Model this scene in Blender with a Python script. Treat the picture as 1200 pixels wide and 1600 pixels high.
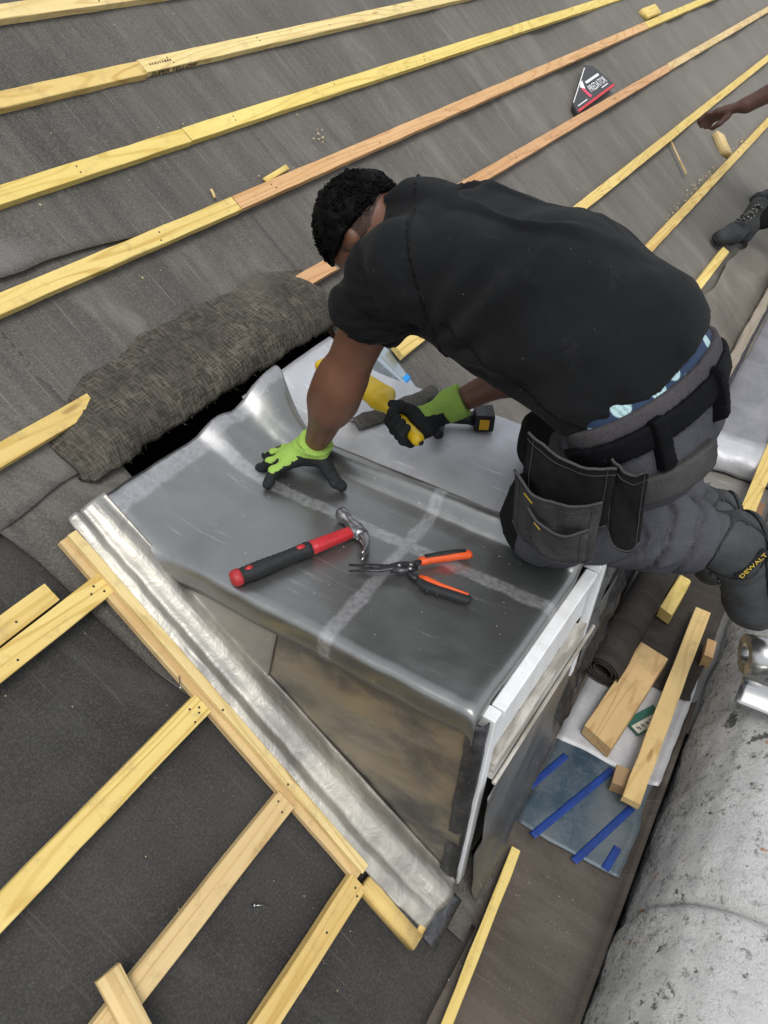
import bpy, bmesh, math, random
import numpy as np
from mathutils import Matrix, Vector

for o in list(bpy.data.objects):
    bpy.data.objects.remove(o, do_unlink=True)
scene = bpy.context.scene
COL = scene.collection
rnd = random.Random(7)

# ------------------------------------------------------------------ camera
cam_d = bpy.data.cameras.new('camera')
cam = bpy.data.objects.new('camera', cam_d)
COL.objects.link(cam)
cam_d.sensor_fit = 'HORIZONTAL'
cam_d.sensor_width = 36.0
cam_d.lens = 36.0
cam_d.clip_start = 0.05
cam_d.clip_end = 600.0
d1 = Vector((960, -995, 1200)).normalized()           # along the eaves, in lens axes (right, down, forward)
d2 = Vector((-2700, -1170, 1200)); d2 = (d2 - d1 * d2.dot(d1)).normalized()   # level, towards the ridge
d3 = d1.cross(d2)
if d3.y > 0: d3 = -d3
cr = Vector((d1.x, d2.x, d3.x)); cu = -Vector((d1.y, d2.y, d3.y)); cb = -Vector((d1.z, d2.z, d3.z))
cam.matrix_world = Matrix(((cr.x, cu.x, cb.x, 0.0), (cr.y, cu.y, cb.y, 0.0), (cr.z, cu.z, cb.z, 2.0), (0, 0, 0, 1)))
scene.camera = cam

# ------------------------------------------------------------------ sky, sun, exposure
SUN_EL, SUN_AZ = 62.0, 235.0          # degrees; azimuth clockwise from +Y
world = bpy.data.worlds.new('World'); scene.world = world; world.use_nodes = True
wn = world.node_tree.nodes; wl = world.node_tree.links
for n_ in list(wn): wn.remove(n_)
sky = wn.new('ShaderNodeTexSky'); sky.sky_type = 'NISHITA'; sky.sun_disc = False
sky.sun_elevation = math.radians(SUN_EL); sky.sun_rotation = math.radians(SUN_AZ)
sky.air_density = 1.4; sky.dust_density = 2.0; sky.ozone_density = 1.0
hs = wn.new('ShaderNodeHueSaturation'); hs.inputs['Saturation'].default_value = 0.28
bgn = wn.new('ShaderNodeBackground'); bgn.inputs['Strength'].default_value = 0.15
wo = wn.new('ShaderNodeOutputWorld')
cl = wn.new('ShaderNodeMix'); cl.data_type = 'RGBA'; cl.inputs[0].default_value = 0.72      # even cloud cover over the clear sky
cl.inputs[7].default_value = (4.4, 4.6, 4.95, 1)
wl.new(sky.outputs[0], hs.inputs['Color']); wl.new(hs.outputs[0], cl.inputs[6]); wl.new(cl.outputs[2], bgn.inputs['Color']); wl.new(bgn.outputs[0], wo.inputs['Surface'])
sun_d = bpy.data.lights.new('sun', 'SUN'); sun_d.energy = 1.4; sun_d.angle = math.radians(24); sun_d.color = (1.0, 0.96, 0.9)
sun = bpy.data.objects.new('sun', sun_d); COL.objects.link(sun)
az = math.radians(SUN_AZ); el = math.radians(SUN_EL)
sdir = Vector((math.sin(az) * math.cos(el), math.cos(az) * math.cos(el), math.sin(el)))
sun.rotation_euler = sdir.to_track_quat('Z', 'Y').to_euler()
sun.location = (0, 0, 8)
scene.view_settings.view_transform = 'Standard'
scene.view_settings.look = 'None'
scene.view_settings.exposure = 0.45
scene.view_settings.gamma = 1.0
scene.view_settings.use_curve_mapping = False

# ------------------------------------------------------------------ frames
PITCH = math.radians(38.0)
QY, QZ = 0.2372, 0.0865
RM = Matrix(((1, 0, 0, 0), (0, math.cos(PITCH), -math.sin(PITCH), QY), (0, math.sin(PITCH), math.cos(PITCH), QZ), (0, 0, 0, 1)))
def RP(x, v, h=0.0):                  # roof slope coordinates -> world
    return Vector((x, QY + v * math.cos(PITCH) - h * math.sin(PITCH), QZ + v * math.sin(PITCH) + h * math.cos(PITCH)))
ROOFN = Vector((0, -math.sin(PITCH), math.cos(PITCH)))
T = Matrix.Translation

# ------------------------------------------------------------------ object helpers
WM = {}
def link(o, M, parent=None):
    COL.objects.link(o)
    if parent is not None:
        o.parent = parent
        o.matrix_basis = WM[parent.name].inverted() @ M
    else:
        o.matrix_basis = M
    WM[o.name] = M.copy()
    return o
def tag(o, label=None, cat=None, group=None, kind=None):
    if label: o['label'] = label
    if cat: o['category'] = cat
    if group: o['group'] = group
    if kind: o['kind'] = kind
    return o
def thing(name, loc, label, cat, group=None, M=None):
    o = bpy.data.objects.new(name, None); o.empty_display_size = 0.05
    link(o, M if M is not None else T(Vector(loc)))
    return tag(o, label, cat, group)
def mk(name, verts, faces, mat, M=None, parent=None, smooth=True, midx=None, local=False):
    """verts in the frame of M (local=True) or in world space, re-centred on M."""
    if M is None:
        M = WM[parent.name] if parent is not None else Matrix.Identity(4)
    me = bpy.data.meshes.new(name)
    if not local:
        Mi = np.array(M.inverted())
        va = np.asarray(verts, dtype=np.float64)
        va = va @ Mi[:3, :3].T + Mi[:3, 3]
        verts = va.tolist()
    elif isinstance(verts, np.ndarray):
        verts = verts.tolist()
    if isinstance(faces, np.ndarray): faces = faces.tolist()
    me.from_pydata([tuple(v) for v in verts], [], faces)
    mats = mat if isinstance(mat, (list, tuple)) else [mat]
    for m in mats: me.materials.append(m)
    if midx is not None:
        me.polygons.foreach_set('material_index', midx)
    if smooth:
        me.polygons.foreach_set('use_smooth', [True] * len(me.polygons))
    me.update()
    bm_ = bmesh.new(); bm_.from_mesh(me); bmesh.ops.recalc_face_normals(bm_, faces=bm_.faces); bm_.to_mesh(me); bm_.free()
    return link(bpy.data.objects.new(name, me), M, parent)

# ------------------------------------------------------------------ noise on arrays
def _hash(ix, iy, iz):
    h = (ix.astype(np.int64) * 374761393 + iy.astype(np.int64) * 668265263 + iz.astype(np.int64) * 2147483647) & 0xffffffff
    h = ((h ^ (h >> 13)) * 1274126177) & 0xffffffff
    return ((h ^ (h >> 16)) & 0xffff).astype(np.float32) / 65535.0
def vnoise(P):
    P = np.asarray(P, dtype=np.float32)
    i = np.floor(P); f = P - i; f = f * f * (3 - 2 * f)
    ix, iy, iz = [i[..., k].astype(np.int64) for k in range(3)]
    fx, fy, fz = f[..., 0], f[..., 1], f[..., 2]
    def L(a, b, t): return a + (b - a) * t
    c = [[[ _hash(ix + a, iy + b, iz + d) for d in (0, 1)] for b in (0, 1)] for a in (0, 1)]
    x0 = L(c[0][0][0], c[1][0][0], fx); x1 = L(c[0][1][0], c[1][1][0], fx)
    y0 = L(c[0][0][1], c[1][0][1], fx); y1 = L(c[0][1][1], c[1][1][1], fx)
    return L(L(x0, x1, fy), L(y0, y1, fy), fz) * 2 - 1
def fbm(P, o=3):
    P = np.asarray(P, dtype=np.float32); s = 0; a = 1.0
    for k in range(o):
        s = s + a * vnoise(P * (2.0 ** k) + 17.3 * k); a *= 0.5
    return s
def N2(x, y, f=1.0, seed=0.0, o=3):
    x = np.asarray(x, float); y = np.asarray(y, float)
    return fbm(np.stack([x * f + seed, y * f + seed * 1.7, np.zeros_like(x) + seed * 3.1], -1), o)

# ------------------------------------------------------------------ mesh shapes
def grid_faces(nu, nv, off=0):
    i = np.arange(nu - 1)[:, None]; j = np.arange(nv - 1)[None, :]
    a = off + i * nv + j
    return np.stack([a, a + nv, a + nv + 1, a + 1], -1).reshape(-1, 4)
def sheet(X, Y, Z, thick=0.0, tvec=None):
    """closed sheet from nu x nv arrays; thickness along tvec (default -Z)"""
    nu, nv = X.shape
    top = np.stack([X, Y, Z], -1).reshape(-1, 3)
    f = grid_faces(nu, nv)
    if thick <= 0: return top, f
    tv = np.array(tvec if tvec is not None else (0, 0, -1.0)) * thick
    bot = top + tv
    n = nu * nv
    fb = grid_faces(nu, nv, n)[:, ::-1]
    ring = [i * nv for i in range(nu)] + [(nu - 1) * nv + j for j in range(1, nv)] + [i * nv + nv - 1 for i in range(nu - 2, -1, -1)] + [j for j in range(nv - 2, 0, -1)]
    side = [[ring[k], ring[(k + 1) % len(ring)], ring[(k + 1) % len(ring)] + n, ring[k] + n] for k in range(len(ring))]
    return np.concatenate([top, bot]), np.concatenate([f, fb, np.array(side)])
def loft(rings, cap=True):
    """rings: list of (k,3) arrays, same k, closed loops"""
    k = len(rings[0]); V = np.concatenate([np.asarray(r, float) for r in rings]); F = []
    for i in range(len(rings) - 1):
        for j in range(k):
            a = i * k + j; b = i * k + (j + 1) % k
            F.append([a, b, b + k, a + k])
    if cap:
        F.append(list(range(k))[::-1]); F.append([(len(rings) - 1) * k + j for j in range(k)])
    return V, F
def tube(pts, rad, k=8, cap=True):
    pts = [Vector(p) for p in pts]; n = len(pts)
    rads = rad if isinstance(rad, (list, tuple)) else [rad] * n
    rings = []; ref = Vector((0, 0, 1))
    for i in range(n):
        t = (pts[min(i + 1, n - 1)] - pts[max(i - 1, 0)]).normalized()
        if abs(t.dot(ref)) > 0.95: ref = Vector((1, 0, 0)) if abs(t.x) < 0.9 else Vector((0, 1, 0))
        u = t.cross(ref).normalized(); w = u.cross(t).normalized(); ref = w
        rings.append(np.array([pts[i] + rads[i] * (math.cos(2 * math.pi * j / k) * u + math.sin(2 * math.pi * j / k) * w) for j in range(k)]))
    return loft(rings, cap)
def join(parts):
    V = []; F = []; n = 0
    for v, f in parts:
        v = np.asarray(v, float); V.append(v)
        F += [[int(a) + n for a in q] for q in f]; n += len(v)
    return np.concatenate(V), F
def box_vf(x0, x1, y0, y1, z0, z1, b=0.002):
    """box with chamfered long edges (chamfer b)"""
    def ring(x, i):
        return [(x, y0 + b, z0 + i), (x, y1 - b, z0 + i), (x, y1 - i, z0 + b), (x, y1 - i, z1 - b), (x, y1 - b, z1 - i), (x, y0 + b, z1 - i), (x, y0 + i, z1 - b), (x, y0 + i, z0 + b)]
    return loft([np.array(ring(x0, b * .6)), np.array(ring(x0 + b * .6, 0)), np.array(ring(x1 - b * .6, 0)), np.array(ring(x1, b * .6))])
def frame(p, xdir, up):
    x = Vector(xdir).normalized(); z = Vector(up); z = (z - x * z.dot(x)).normalized(); y = z.cross(x)
    return Matrix(((x.x, y.x, z.x, p[0]), (x.y, y.y, z.y, p[1]), (x.z, y.z, z.z, p[2]), (0, 0, 0, 1)))
def board_vf(L, w, t, seed=0, rough=0.0008, ends=(0, 0), chip=0.0):
    """sawn board along +x from 0 to L, centred on y, bottom at z=0"""
    r = random.Random(seed); n = max(2, min(60, int(L / 0.07))); b = 0.0013
    rings = []
    for i in range(n + 1):
        x = L * i / n
        w2 = w / 2 + r.uniform(-rough, rough); w3 = w / 2 + r.uniform(-rough, rough)
        z1 = t + r.uniform(-rough, rough) * .5; bb = b * r.uniform(.5, 1.3)
        if chip and r.random() < .25: bb += chip * r.random()
        xs = []
        for (y, z) in ((-w2 + b, 0), (w3 - b, 0), (w3, b), (w3, z1 - bb), (w3 - bb, z1), (-w2 + bb, z1), (-w2, z1 - bb), (-w2, b)):
            sk = 0
            if i == 0: sk = ends[0] * y + r.uniform(-.001, .001)
            if i == n: sk = ends[1] * y + r.uniform(-.001, .001)
            xs.append((x + sk, y, z))
        rings.append(np.array(xs))
    return loft(rings)
def text_vf(s, size, ext=0.0004):
    c = bpy.data.curves.new('lettering', 'FONT'); c.body = s; c.size = size; c.extrude = ext; c.align_x = 'LEFT'; c.resolution_u = 2
    o = bpy.data.objects.new('lettering', c); COL.objects.link(o)
    dg = bpy.context.evaluated_depsgraph_get(); me = bpy.data.meshes.new_from_object(o.evaluated_get(dg))
    V = np.array([v.co[:] for v in me.vertices]); F = [list(p.vertices) for p in me.polygons]
    bpy.data.objects.remove(o, do_unlink=True); bpy.data.curves.remove(c); bpy.data.meshes.remove(me)
    return V, F

# ------------------------------------------------------------------ signed distance tools
class SDF:
    @staticmethod
    def cone(P, a, b, ra, rb, ax=None, sc=1.0):
        a = np.array(a, np.float32); b = np.array(b, np.float32)
        if ax is not None:                                 # squash: sc>1 widens the body along ax
            ax = np.array(ax, np.float32); ax = ax / np.linalg.norm(ax); k = 1.0 / sc - 1
            m = (a + b) / 2
            P = P + ((P - m) @ ax)[..., None] * ax * k
            a = a + ((a - m) @ ax) * ax * k; b = b + ((b - m) @ ax) * ax * k
        ba = b - a; h = np.clip(((P - a) @ ba) / max(float(ba @ ba), 1e-9), 0, 1)
        return np.linalg.norm(P - a - h[..., None] * ba, axis=-1) - (ra + (rb - ra) * h)
    @staticmethod
    def ell(P, c, axes, radii):
        q = P - np.array(c, np.float32)
        A = np.array(axes, np.float32); r = np.array(radii, np.float32)
        l = q @ A.T
        k0 = np.linalg.norm(l / r, axis=-1); k1 = np.linalg.norm(l / (r * r), axis=-1) + 1e-9
        return k0 * (k0 - 1) / k1
    @staticmethod
    def box(P, c, axes, half, rd=0.01):
        q = np.abs((P - np.array(c, np.float32)) @ np.array(axes, np.float32).T) - np.array(half, np.float32) + rd
        return np.linalg.norm(np.maximum(q, 0), axis=-1) + np.minimum(q.max(-1), 0) - rd
def su(a, b, k):
    h = np.clip(0.5 + 0.5 * (b - a) / k, 0, 1)
    return b + (a - b) * h - k * h * (1 - h)
def sus(k, *ds):
    d = ds[0]
    for e in ds[1:]: d = su(d, e, k)
    return d
def plane(P, c, n):
    n = np.array(n, np.float32); n = n / np.linalg.norm(n)
    return (P - np.array(c, np.float32)) @ n
def surfnet(fn, lo, hi, res):
    lo = np.array(lo, np.float32); hi = np.array(hi, np.float32)
    n = np.maximum(4, np.ceil((hi - lo) / res).astype(int) + 1)
    ax = [lo[k] + res * np.arange(n[k], dtype=np.float32) for k in range(3)]
    G = np.stack(np.meshgrid(*ax, indexing='ij'), -1)
    D = np.empty(G.shape[:3], np.float32)
    for i in range(0, n[0], 24): D[i:i + 24] = fn(G[i:i + 24])
    D[0], D[-1] = np.maximum(D[0], 1e-3), np.maximum(D[-1], 1e-3)
    D[:, 0], D[:, -1] = np.maximum(D[:, 0], 1e-3), np.maximum(D[:, -1], 1e-3)
    D[:, :, 0], D[:, :, -1] = np.maximum(D[:, :, 0], 1e-3), np.maximum(D[:, :, -1], 1e-3)
    S = D < 0
    cn = [(a, b, c) for a in (0, 1) for b in (0, 1) for c in (0, 1)]
    sl = lambda A, o: A[o[0]:A.shape[0] - 1 + o[0], o[1]:A.shape[1] - 1 + o[1], o[2]:A.shape[2] - 1 + o[2]]
    cnt = sum(sl(S, o).astype(np.int8) for o in cn)
    act = (cnt > 0) & (cnt < 8)
    idx = -np.ones(act.shape, np.int64); idx[act] = np.arange(act.sum())
    cells = np.argwhere(act)
    acc = np.zeros((len(cells), 3), np.float32); num = np.zeros(len(cells), np.float32)
    for e0 in cn:
        for k in range(3):
            if e0[k]: continue
            e1 = list(e0); e1[k] = 1
            a = D[cells[:, 0] + e0[0], cells[:, 1] + e0[1], cells[:, 2] + e0[2]]
            b = D[cells[:, 0] + e1[0], cells[:, 1] + e1[1], cells[:, 2] + e1[2]]
            m = (a < 0) != (b < 0)
            t = np.where(m, a / np.where(m, a - b, 1), 0)
            p = np.repeat(np.array([e0], np.float32), len(cells), 0); p[:, k] = t
            acc += p * m[:, None]; num += m
    V = lo + (cells + acc / num[:, None]) * res
    F = []
    for k in range(3):
        u, w = (k + 1) % 3, (k + 2) % 3
        a = S; s0 = [slice(None)] * 3; s1 = [slice(None)] * 3; s0[k] = slice(0, -1); s1[k] = slice(1, None)
        cr_ = a[tuple(s0)] != a[tuple(s1)]
        E = np.argwhere(cr_); E = E[(E[:, u] > 0) & (E[:, w] > 0)]
        inside0 = a[E[:, 0], E[:, 1], E[:, 2]]
        def cell(du, dw):
            c = E.copy(); c[:, u] -= du; c[:, w] -= dw
            return idx[c[:, 0], c[:, 1], c[:, 2]]
        q = np.stack([cell(1, 1), cell(0, 1), cell(0, 0), cell(1, 0)], -1)
        q[~inside0] = q[~inside0][:, ::-1]
        F.append(q[(q >= 0).all(1)])
    return V, np.concatenate(F)

# ------------------------------------------------------------------ materials
class NT:
    def __init__(s, name):
        s.m = bpy.data.materials.new(name); s.m.use_nodes = True
        s.n = s.m.node_tree.nodes; s.l = s.m.node_tree.links
        for x in list(s.n): s.n.remove(x)
        s.out = s.n.new('ShaderNodeOutputMaterial'); s.b = s.n.new('ShaderNodeBsdfPrincipled')
        s.l.new(s.b.outputs[0], s.out.inputs['Surface'])
        tc = s.n.new('ShaderNodeTexCoord'); s.obj = tc.outputs['Object']
        s.bumph = None
    def set(s, **k):
        for a, v in k.items():
            i = s.b.inputs[a.replace('_', ' ')]
            if hasattr(v, 'node'): s.l.new(v, i)
            else: i.default_value = v if not (isinstance(v, tuple) and len(v) == 3) else (*v, 1)
        return s
    def map(s, vec=None, scale=(1, 1, 1), loc=(0, 0, 0), rot=(0, 0, 0), rand=False):
        n = s.n.new('ShaderNodeMapping'); n.inputs['Scale'].default_value = scale; n.inputs['Location'].default_value = loc; n.inputs['Rotation'].default_value = rot
        src = vec or s.obj
        if rand:
            oi = s.n.new('ShaderNodeObjectInfo'); c = s.n.new('ShaderNodeVectorMath'); c.operation = 'MULTIPLY_ADD'
            cx = s.n.new('ShaderNodeCombineXYZ')
            for i in range(3): s.l.new(oi.outputs['Random'], cx.inputs[i])
            s.l.new(cx.outputs[0], c.inputs[0]); c.inputs[1].default_value = (37, 11, 23); s.l.new(src, c.inputs[2]); src = c.outputs[0]
        s.l.new(src, n.inputs['Vector']); return n.outputs[0]
    def noise(s, vec=None, scale=5, detail=3, rough=.55, dist=0.0, col=False):
        n = s.n.new('ShaderNodeTexNoise'); n.inputs['Scale'].default_value = scale; n.inputs['Detail'].default_value = detail
        n.inputs['Roughness'].default_value = rough; n.inputs['Distortion'].default_value = dist
        s.l.new(vec or s.obj, n.inputs['Vector']); return n.outputs['Color' if col else 'Fac']
    def voro(s, vec=None, scale=5, feat='F1', out='Distance'):
        n = s.n.new('ShaderNodeTexVoronoi'); n.inputs['Scale'].default_value = scale; n.feature = feat
        s.l.new(vec or s.obj, n.inputs['Vector']); return n.outputs[out]
    def wave(s, vec=None, scale=5, dist=0, dscale=1, bands='X', prof='SIN', detail=1):
        n = s.n.new('ShaderNodeTexWave'); n.inputs['Scale'].default_value = scale; n.inputs['Distortion'].default_value = dist
        n.inputs['Detail Scale'].default_value = dscale; n.inputs['Detail'].default_value = detail; n.bands_direction = bands; n.wave_profile = prof
        s.l.new(vec or s.obj, n.inputs['Vector']); return n.outputs['Fac']
    def ramp(s, fac, stops, interp='LINEAR'):
        n = s.n.new('ShaderNodeValToRGB'); e = n.color_ramp.elements; n.color_ramp.interpolation = interp
        while len(e) < len(stops): e.new(0.5)
        for k, (p, c) in enumerate(stops):
            e[k].position = p; e[k].color = (c, c, c, 1) if not isinstance(c, tuple) else (*c, 1)
        s.l.new(fac, n.inputs[0]); return n.outputs[0]
    def mix(s, fac, a, b, mode='MIX'):
        n = s.n.new('ShaderNodeMix'); n.data_type = 'RGBA'; n.blend_type = mode
        for i, v in ((0, fac), (6, a), (7, b)):
            if hasattr(v, 'node'): s.l.new(v, n.inputs[i])
            elif i == 0: n.inputs[0].default_value = v
            else: n.inputs[i].default_value = (*v, 1) if isinstance(v, tuple) else (v, v, v, 1)
        return n.outputs[2]
    def math(s, op, a, b=0.0, clamp=False):
        n = s.n.new('ShaderNodeMath'); n.operation = op; n.use_clamp = clamp
        for i, v in ((0, a), (1, b)):
            if hasattr(v, 'node'): s.l.new(v, n.inputs[i])
            else: n.inputs[i].default_value = v
        return n.outputs[0]
    def sep(s, vec=None):
        n = s.n.new('ShaderNodeSeparateXYZ'); s.l.new(vec or s.obj, n.inputs[0]); return n.outputs
    def bump(s, h, strength=.3, dist=.01):
        n = s.n.new('ShaderNodeBump'); n.inputs['Strength'].default_value = strength; n.inputs['Distance'].default_value = dist
        s.l.new(h, n.inputs['Height'])
        if s.bumph is not None: s.l.new(s.bumph, n.inputs['Normal'])
        s.bumph = n.outputs[0]; s.l.new(n.outputs[0], s.b.inputs['Normal']); return s
M = {}
DORM = Vector((1.2775, 0.24, 0.0))
def plain(name, col, rough=.6, metal=0.0, var=.12, nscale=40, bump=0.0, spec=.5):
    t = NT(name)
    nz = t.noise(scale=nscale, detail=4)
    c = t.mix(t.ramp(nz, [(.3, 0.0), (.7, 1.0)]), tuple(x * (1 - var) for x in col), tuple(min(1, x * (1 + var)) for x in col))
    t.set(Base_Color=c, Roughness=rough, Metallic=metal, Specular_IOR_Level=spec)
    if bump: t.bump(nz, bump, .004)
    M[name] = t.m; return t.m

def wood(name, base, dark, knot=(.25, .12, .04)):
    t = NT(name)
    v = t.map(scale=(1, 1, 1), rand=True)
    rn = t.noise(t.map(v, scale=(.8, 9, 9)), scale=1.0, detail=1.5, rough=.4)      # growth rings: contours of a stretched field
    rings = t.ramp(t.math('SINE', t.math('MULTIPLY', rn, 95.0)), [(.0, 0.0), (.55, .12), (.95, 1.0)])
    fine = t.noise(t.map(v, scale=(4, 110, 110)), scale=1.5, detail=3)
    g = t.math('ADD', t.math('MULTIPLY', rings, .45), t.math('MULTIPLY', fine, .5))
    col = t.mix(t.ramp(g, [(.22, 0.0), (.78, 1.0)]), base, dark)
    blot = t.noise(t.map(v, scale=(1.6, 6, 6)), scale=2.0, detail=4)
    col = t.mix(t.ramp(blot, [(.38, 0.0), (.68, .7)]), col, tuple(a * .5 + b * .5 for a, b in zip(base, dark)))
    pale = t.noise(t.map(v, scale=(.9, 3, 3), loc=(3, 1, 2)), scale=2.0, detail=3)
    col = t.mix(t.ramp(pale, [(.5, 0.0), (.75, .4)]), col, tuple(min(.92, a * 1.16 + .04) for a in base))
    kd = t.voro(t.map(v, scale=(2.2, 9, 9)), scale=1.3)
    km = t.ramp(kd, [(.0, 1.0), (.06, .7), (.09, 0.0)])
    col = t.mix(t.math('MULTIPLY', km, .7), col, knot)
    dirt = t.noise(v, scale=17, detail=6, rough=.75)
    col = t.mix(t.ramp(dirt, [(.53, 0.0), (.75, .5)]), col, (.2, .155, .09))
    oi = t.n.new('ShaderNodeObjectInfo'); hv = t.n.new('ShaderNodeHueSaturation')
    t.l.new(t.math('ADD', t.math('MULTIPLY', oi.outputs['Random'], .22), .80), hv.inputs['Value']); t.l.new(t.math('ADD', t.math('MULTIPLY', oi.outputs['Random'], .02), .49), hv.inputs['Hue'])
    t.l.new(col, hv.inputs['Color']); col = hv.outputs[0]
    t.set(Base_Color=col, Roughness=.7, Specular_IOR_Level=.25)
    t.bump(g, .3, .0012)
    M[name] = t.m
wood('wood_yellow', (.74, .555, .205), (.53, .34, .09))
wood('wood_lemon', (.78, .61, .20), (.61, .43, .10))
wood('wood_orange', (.70, .44, .215), (.53, .28, .11))
wood('wood_pale', (.74, .57, .28), (.55, .37, .15))
wood('wood_tan', (.68, .48, .225), (.52, .33, .135))
wood('wood_brown', (.34, .21, .12), (.22, .12, .06))

def felt(name, dark, light, streak=.6, grit=.5, dusty=(.26, .25, .225), sheen_spill=False):
    t = NT(name)
    v = t.obj
    st = t.noise(t.map(v, scale=(34, 1.5, 1)), scale=1.0, detail=5, rough=.65)
    st2 = t.noise(t.map(v, scale=(5.5, .5, 1)), scale=1.0, detail=4, rough=.6)
    big = t.noise(v, scale=1.6, detail=4, rough=.6)
    gr = t.noise(v, scale=210, detail=3, rough=.8)
    f = t.math('ADD', t.math('MULTIPLY', st, streak * .55), t.math('MULTIPLY', st2, streak * .45))
    f = t.math('ADD', f, t.math('MULTIPLY', big, 1 - streak))
    col = t.mix(t.ramp(f, [(.38, 0.0), (.62, 1.0)]), dark, light)
    col = t.mix(t.ramp(gr, [(.5, 0.0), (.72, grit)]), col, tuple(min(1, x * 1.9) for x in light))
    col = t.mix(t.ramp(gr, [(.28, grit), (.46, 0.0)]), col, tuple(x * .45 for x in dark))
    sp = t.voro(v, scale=85)
    col = t.mix(t.ramp(sp, [(.0, .75), (.1, .3), (.16, 0.0)]), col, dusty)
    du = t.noise(t.map(v, scale=(3.2, 1.1, 1), rot=(0, 0, .12)), scale=1.3, detail=6, rough=.72, dist=.6)
    col = t.mix(t.ramp(du, [(.53, 0.0), (.74, .48)]), col, dusty)
    scr = t.noise(t.map(v, scale=(120, 2.2, 1), rot=(0, 0, -.1)), scale=1.0, detail=2, rough=.8)
    col = t.mix(t.ramp(scr, [(.62, 0.0), (.72, .5)]), col, dusty)
    if sheen_spill:                                            # grazing sheen painted in as paler, warmer felt along the roof; one pale spill
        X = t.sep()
        xsheen = t.ramp(t.math('MULTIPLY', t.math('ADD', X[0], t.math('MULTIPLY', du, 2.0)), .125), [(.25, 0.0), (.95, .5)])
        col = t.mix(xsheen, col, (.255, .24, .21))
        dx_ = t.math('MULTIPLY', t.math('SUBTRACT', X[0], 1.05), 7.0); dy_ = t.math('MULTIPLY', t.math('SUBTRACT', X[1], 1.84), 16.0)
        dd_ = t.math('ADD', t.math('ADD', t.math('MULTIPLY', dx_, dx_), t.math('MULTIPLY', dy_, dy_)), t.math('MULTIPLY', du, .9))
        col = t.mix(t.ramp(dd_, [(.2, .22), (1.3, 0.0)]), col, (.36, .36, .35))
    t.set(Base_Color=col, Roughness=.92, Specular_IOR_Level=.15)
    t.bump(st2, .25, .01); t.bump(gr, .5, .0015); t.bump(st, .3, .002)
    M[name] = t.m
felt('felt_grey', (.056, .053, .048), (.128, .120, .108), streak=.6, grit=.5, dusty=(.25, .237, .21), sheen_spill=True)
felt('felt_black', (.034, .033, .0315), (.063, .061, .057), streak=.15, grit=.5, dusty=(.11, .108, .10))
felt('felt_brown', (.058, .048, .041), (.118, .100, .085), streak=.3, grit=.2, dusty=(.19, .168, .145))
felt('felt_roll', (.028, .024, .021), (.062, .054, .047), streak=.6, grit=.25, dusty=(.12, .11, .1))

def hessian():
    t = NT('hessian'); v = t.obj
    w1 = t.noise(t.map(v, scale=(330, 30, 30), rot=(0, 0, .06)), scale=1.0, detail=2, rough=.6, dist=.25)
    w2 = t.noise(t.map(v, scale=(36, 280, 36)), scale=1.0, detail=2, rough=.6, dist=.25)
    wv = t.ramp(t.math('ADD', t.math('MULTIPLY', w1, .62), t.math('MULTIPLY', w2, .38)), [(.4, 0.0), (.6, 1.0)])
    big = t.noise(v, scale=6, detail=5, rough=.65)
    col = t.mix(t.ramp(wv, [(.15, 0.0), (.8, 1.0)]), (.046, .042, .035), (.155, .14, .113))
    col = t.mix(t.ramp(big, [(.35, .8), (.6, 0.0)]), col, (.05, .046, .04))
    d2_ = t.noise(v, scale=2.2, detail=3)
    col = t.mix(t.ramp(d2_, [(.52, 0.0), (.7, .45)]), col, (.2, .185, .155))
    t.set(Base_Color=col, Roughness=.95, Specular_IOR_Level=.1)
    t.bump(big, .6, .012); t.bump(wv, .8, .003)
    M['hessian'] = t.m
hessian()

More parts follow.
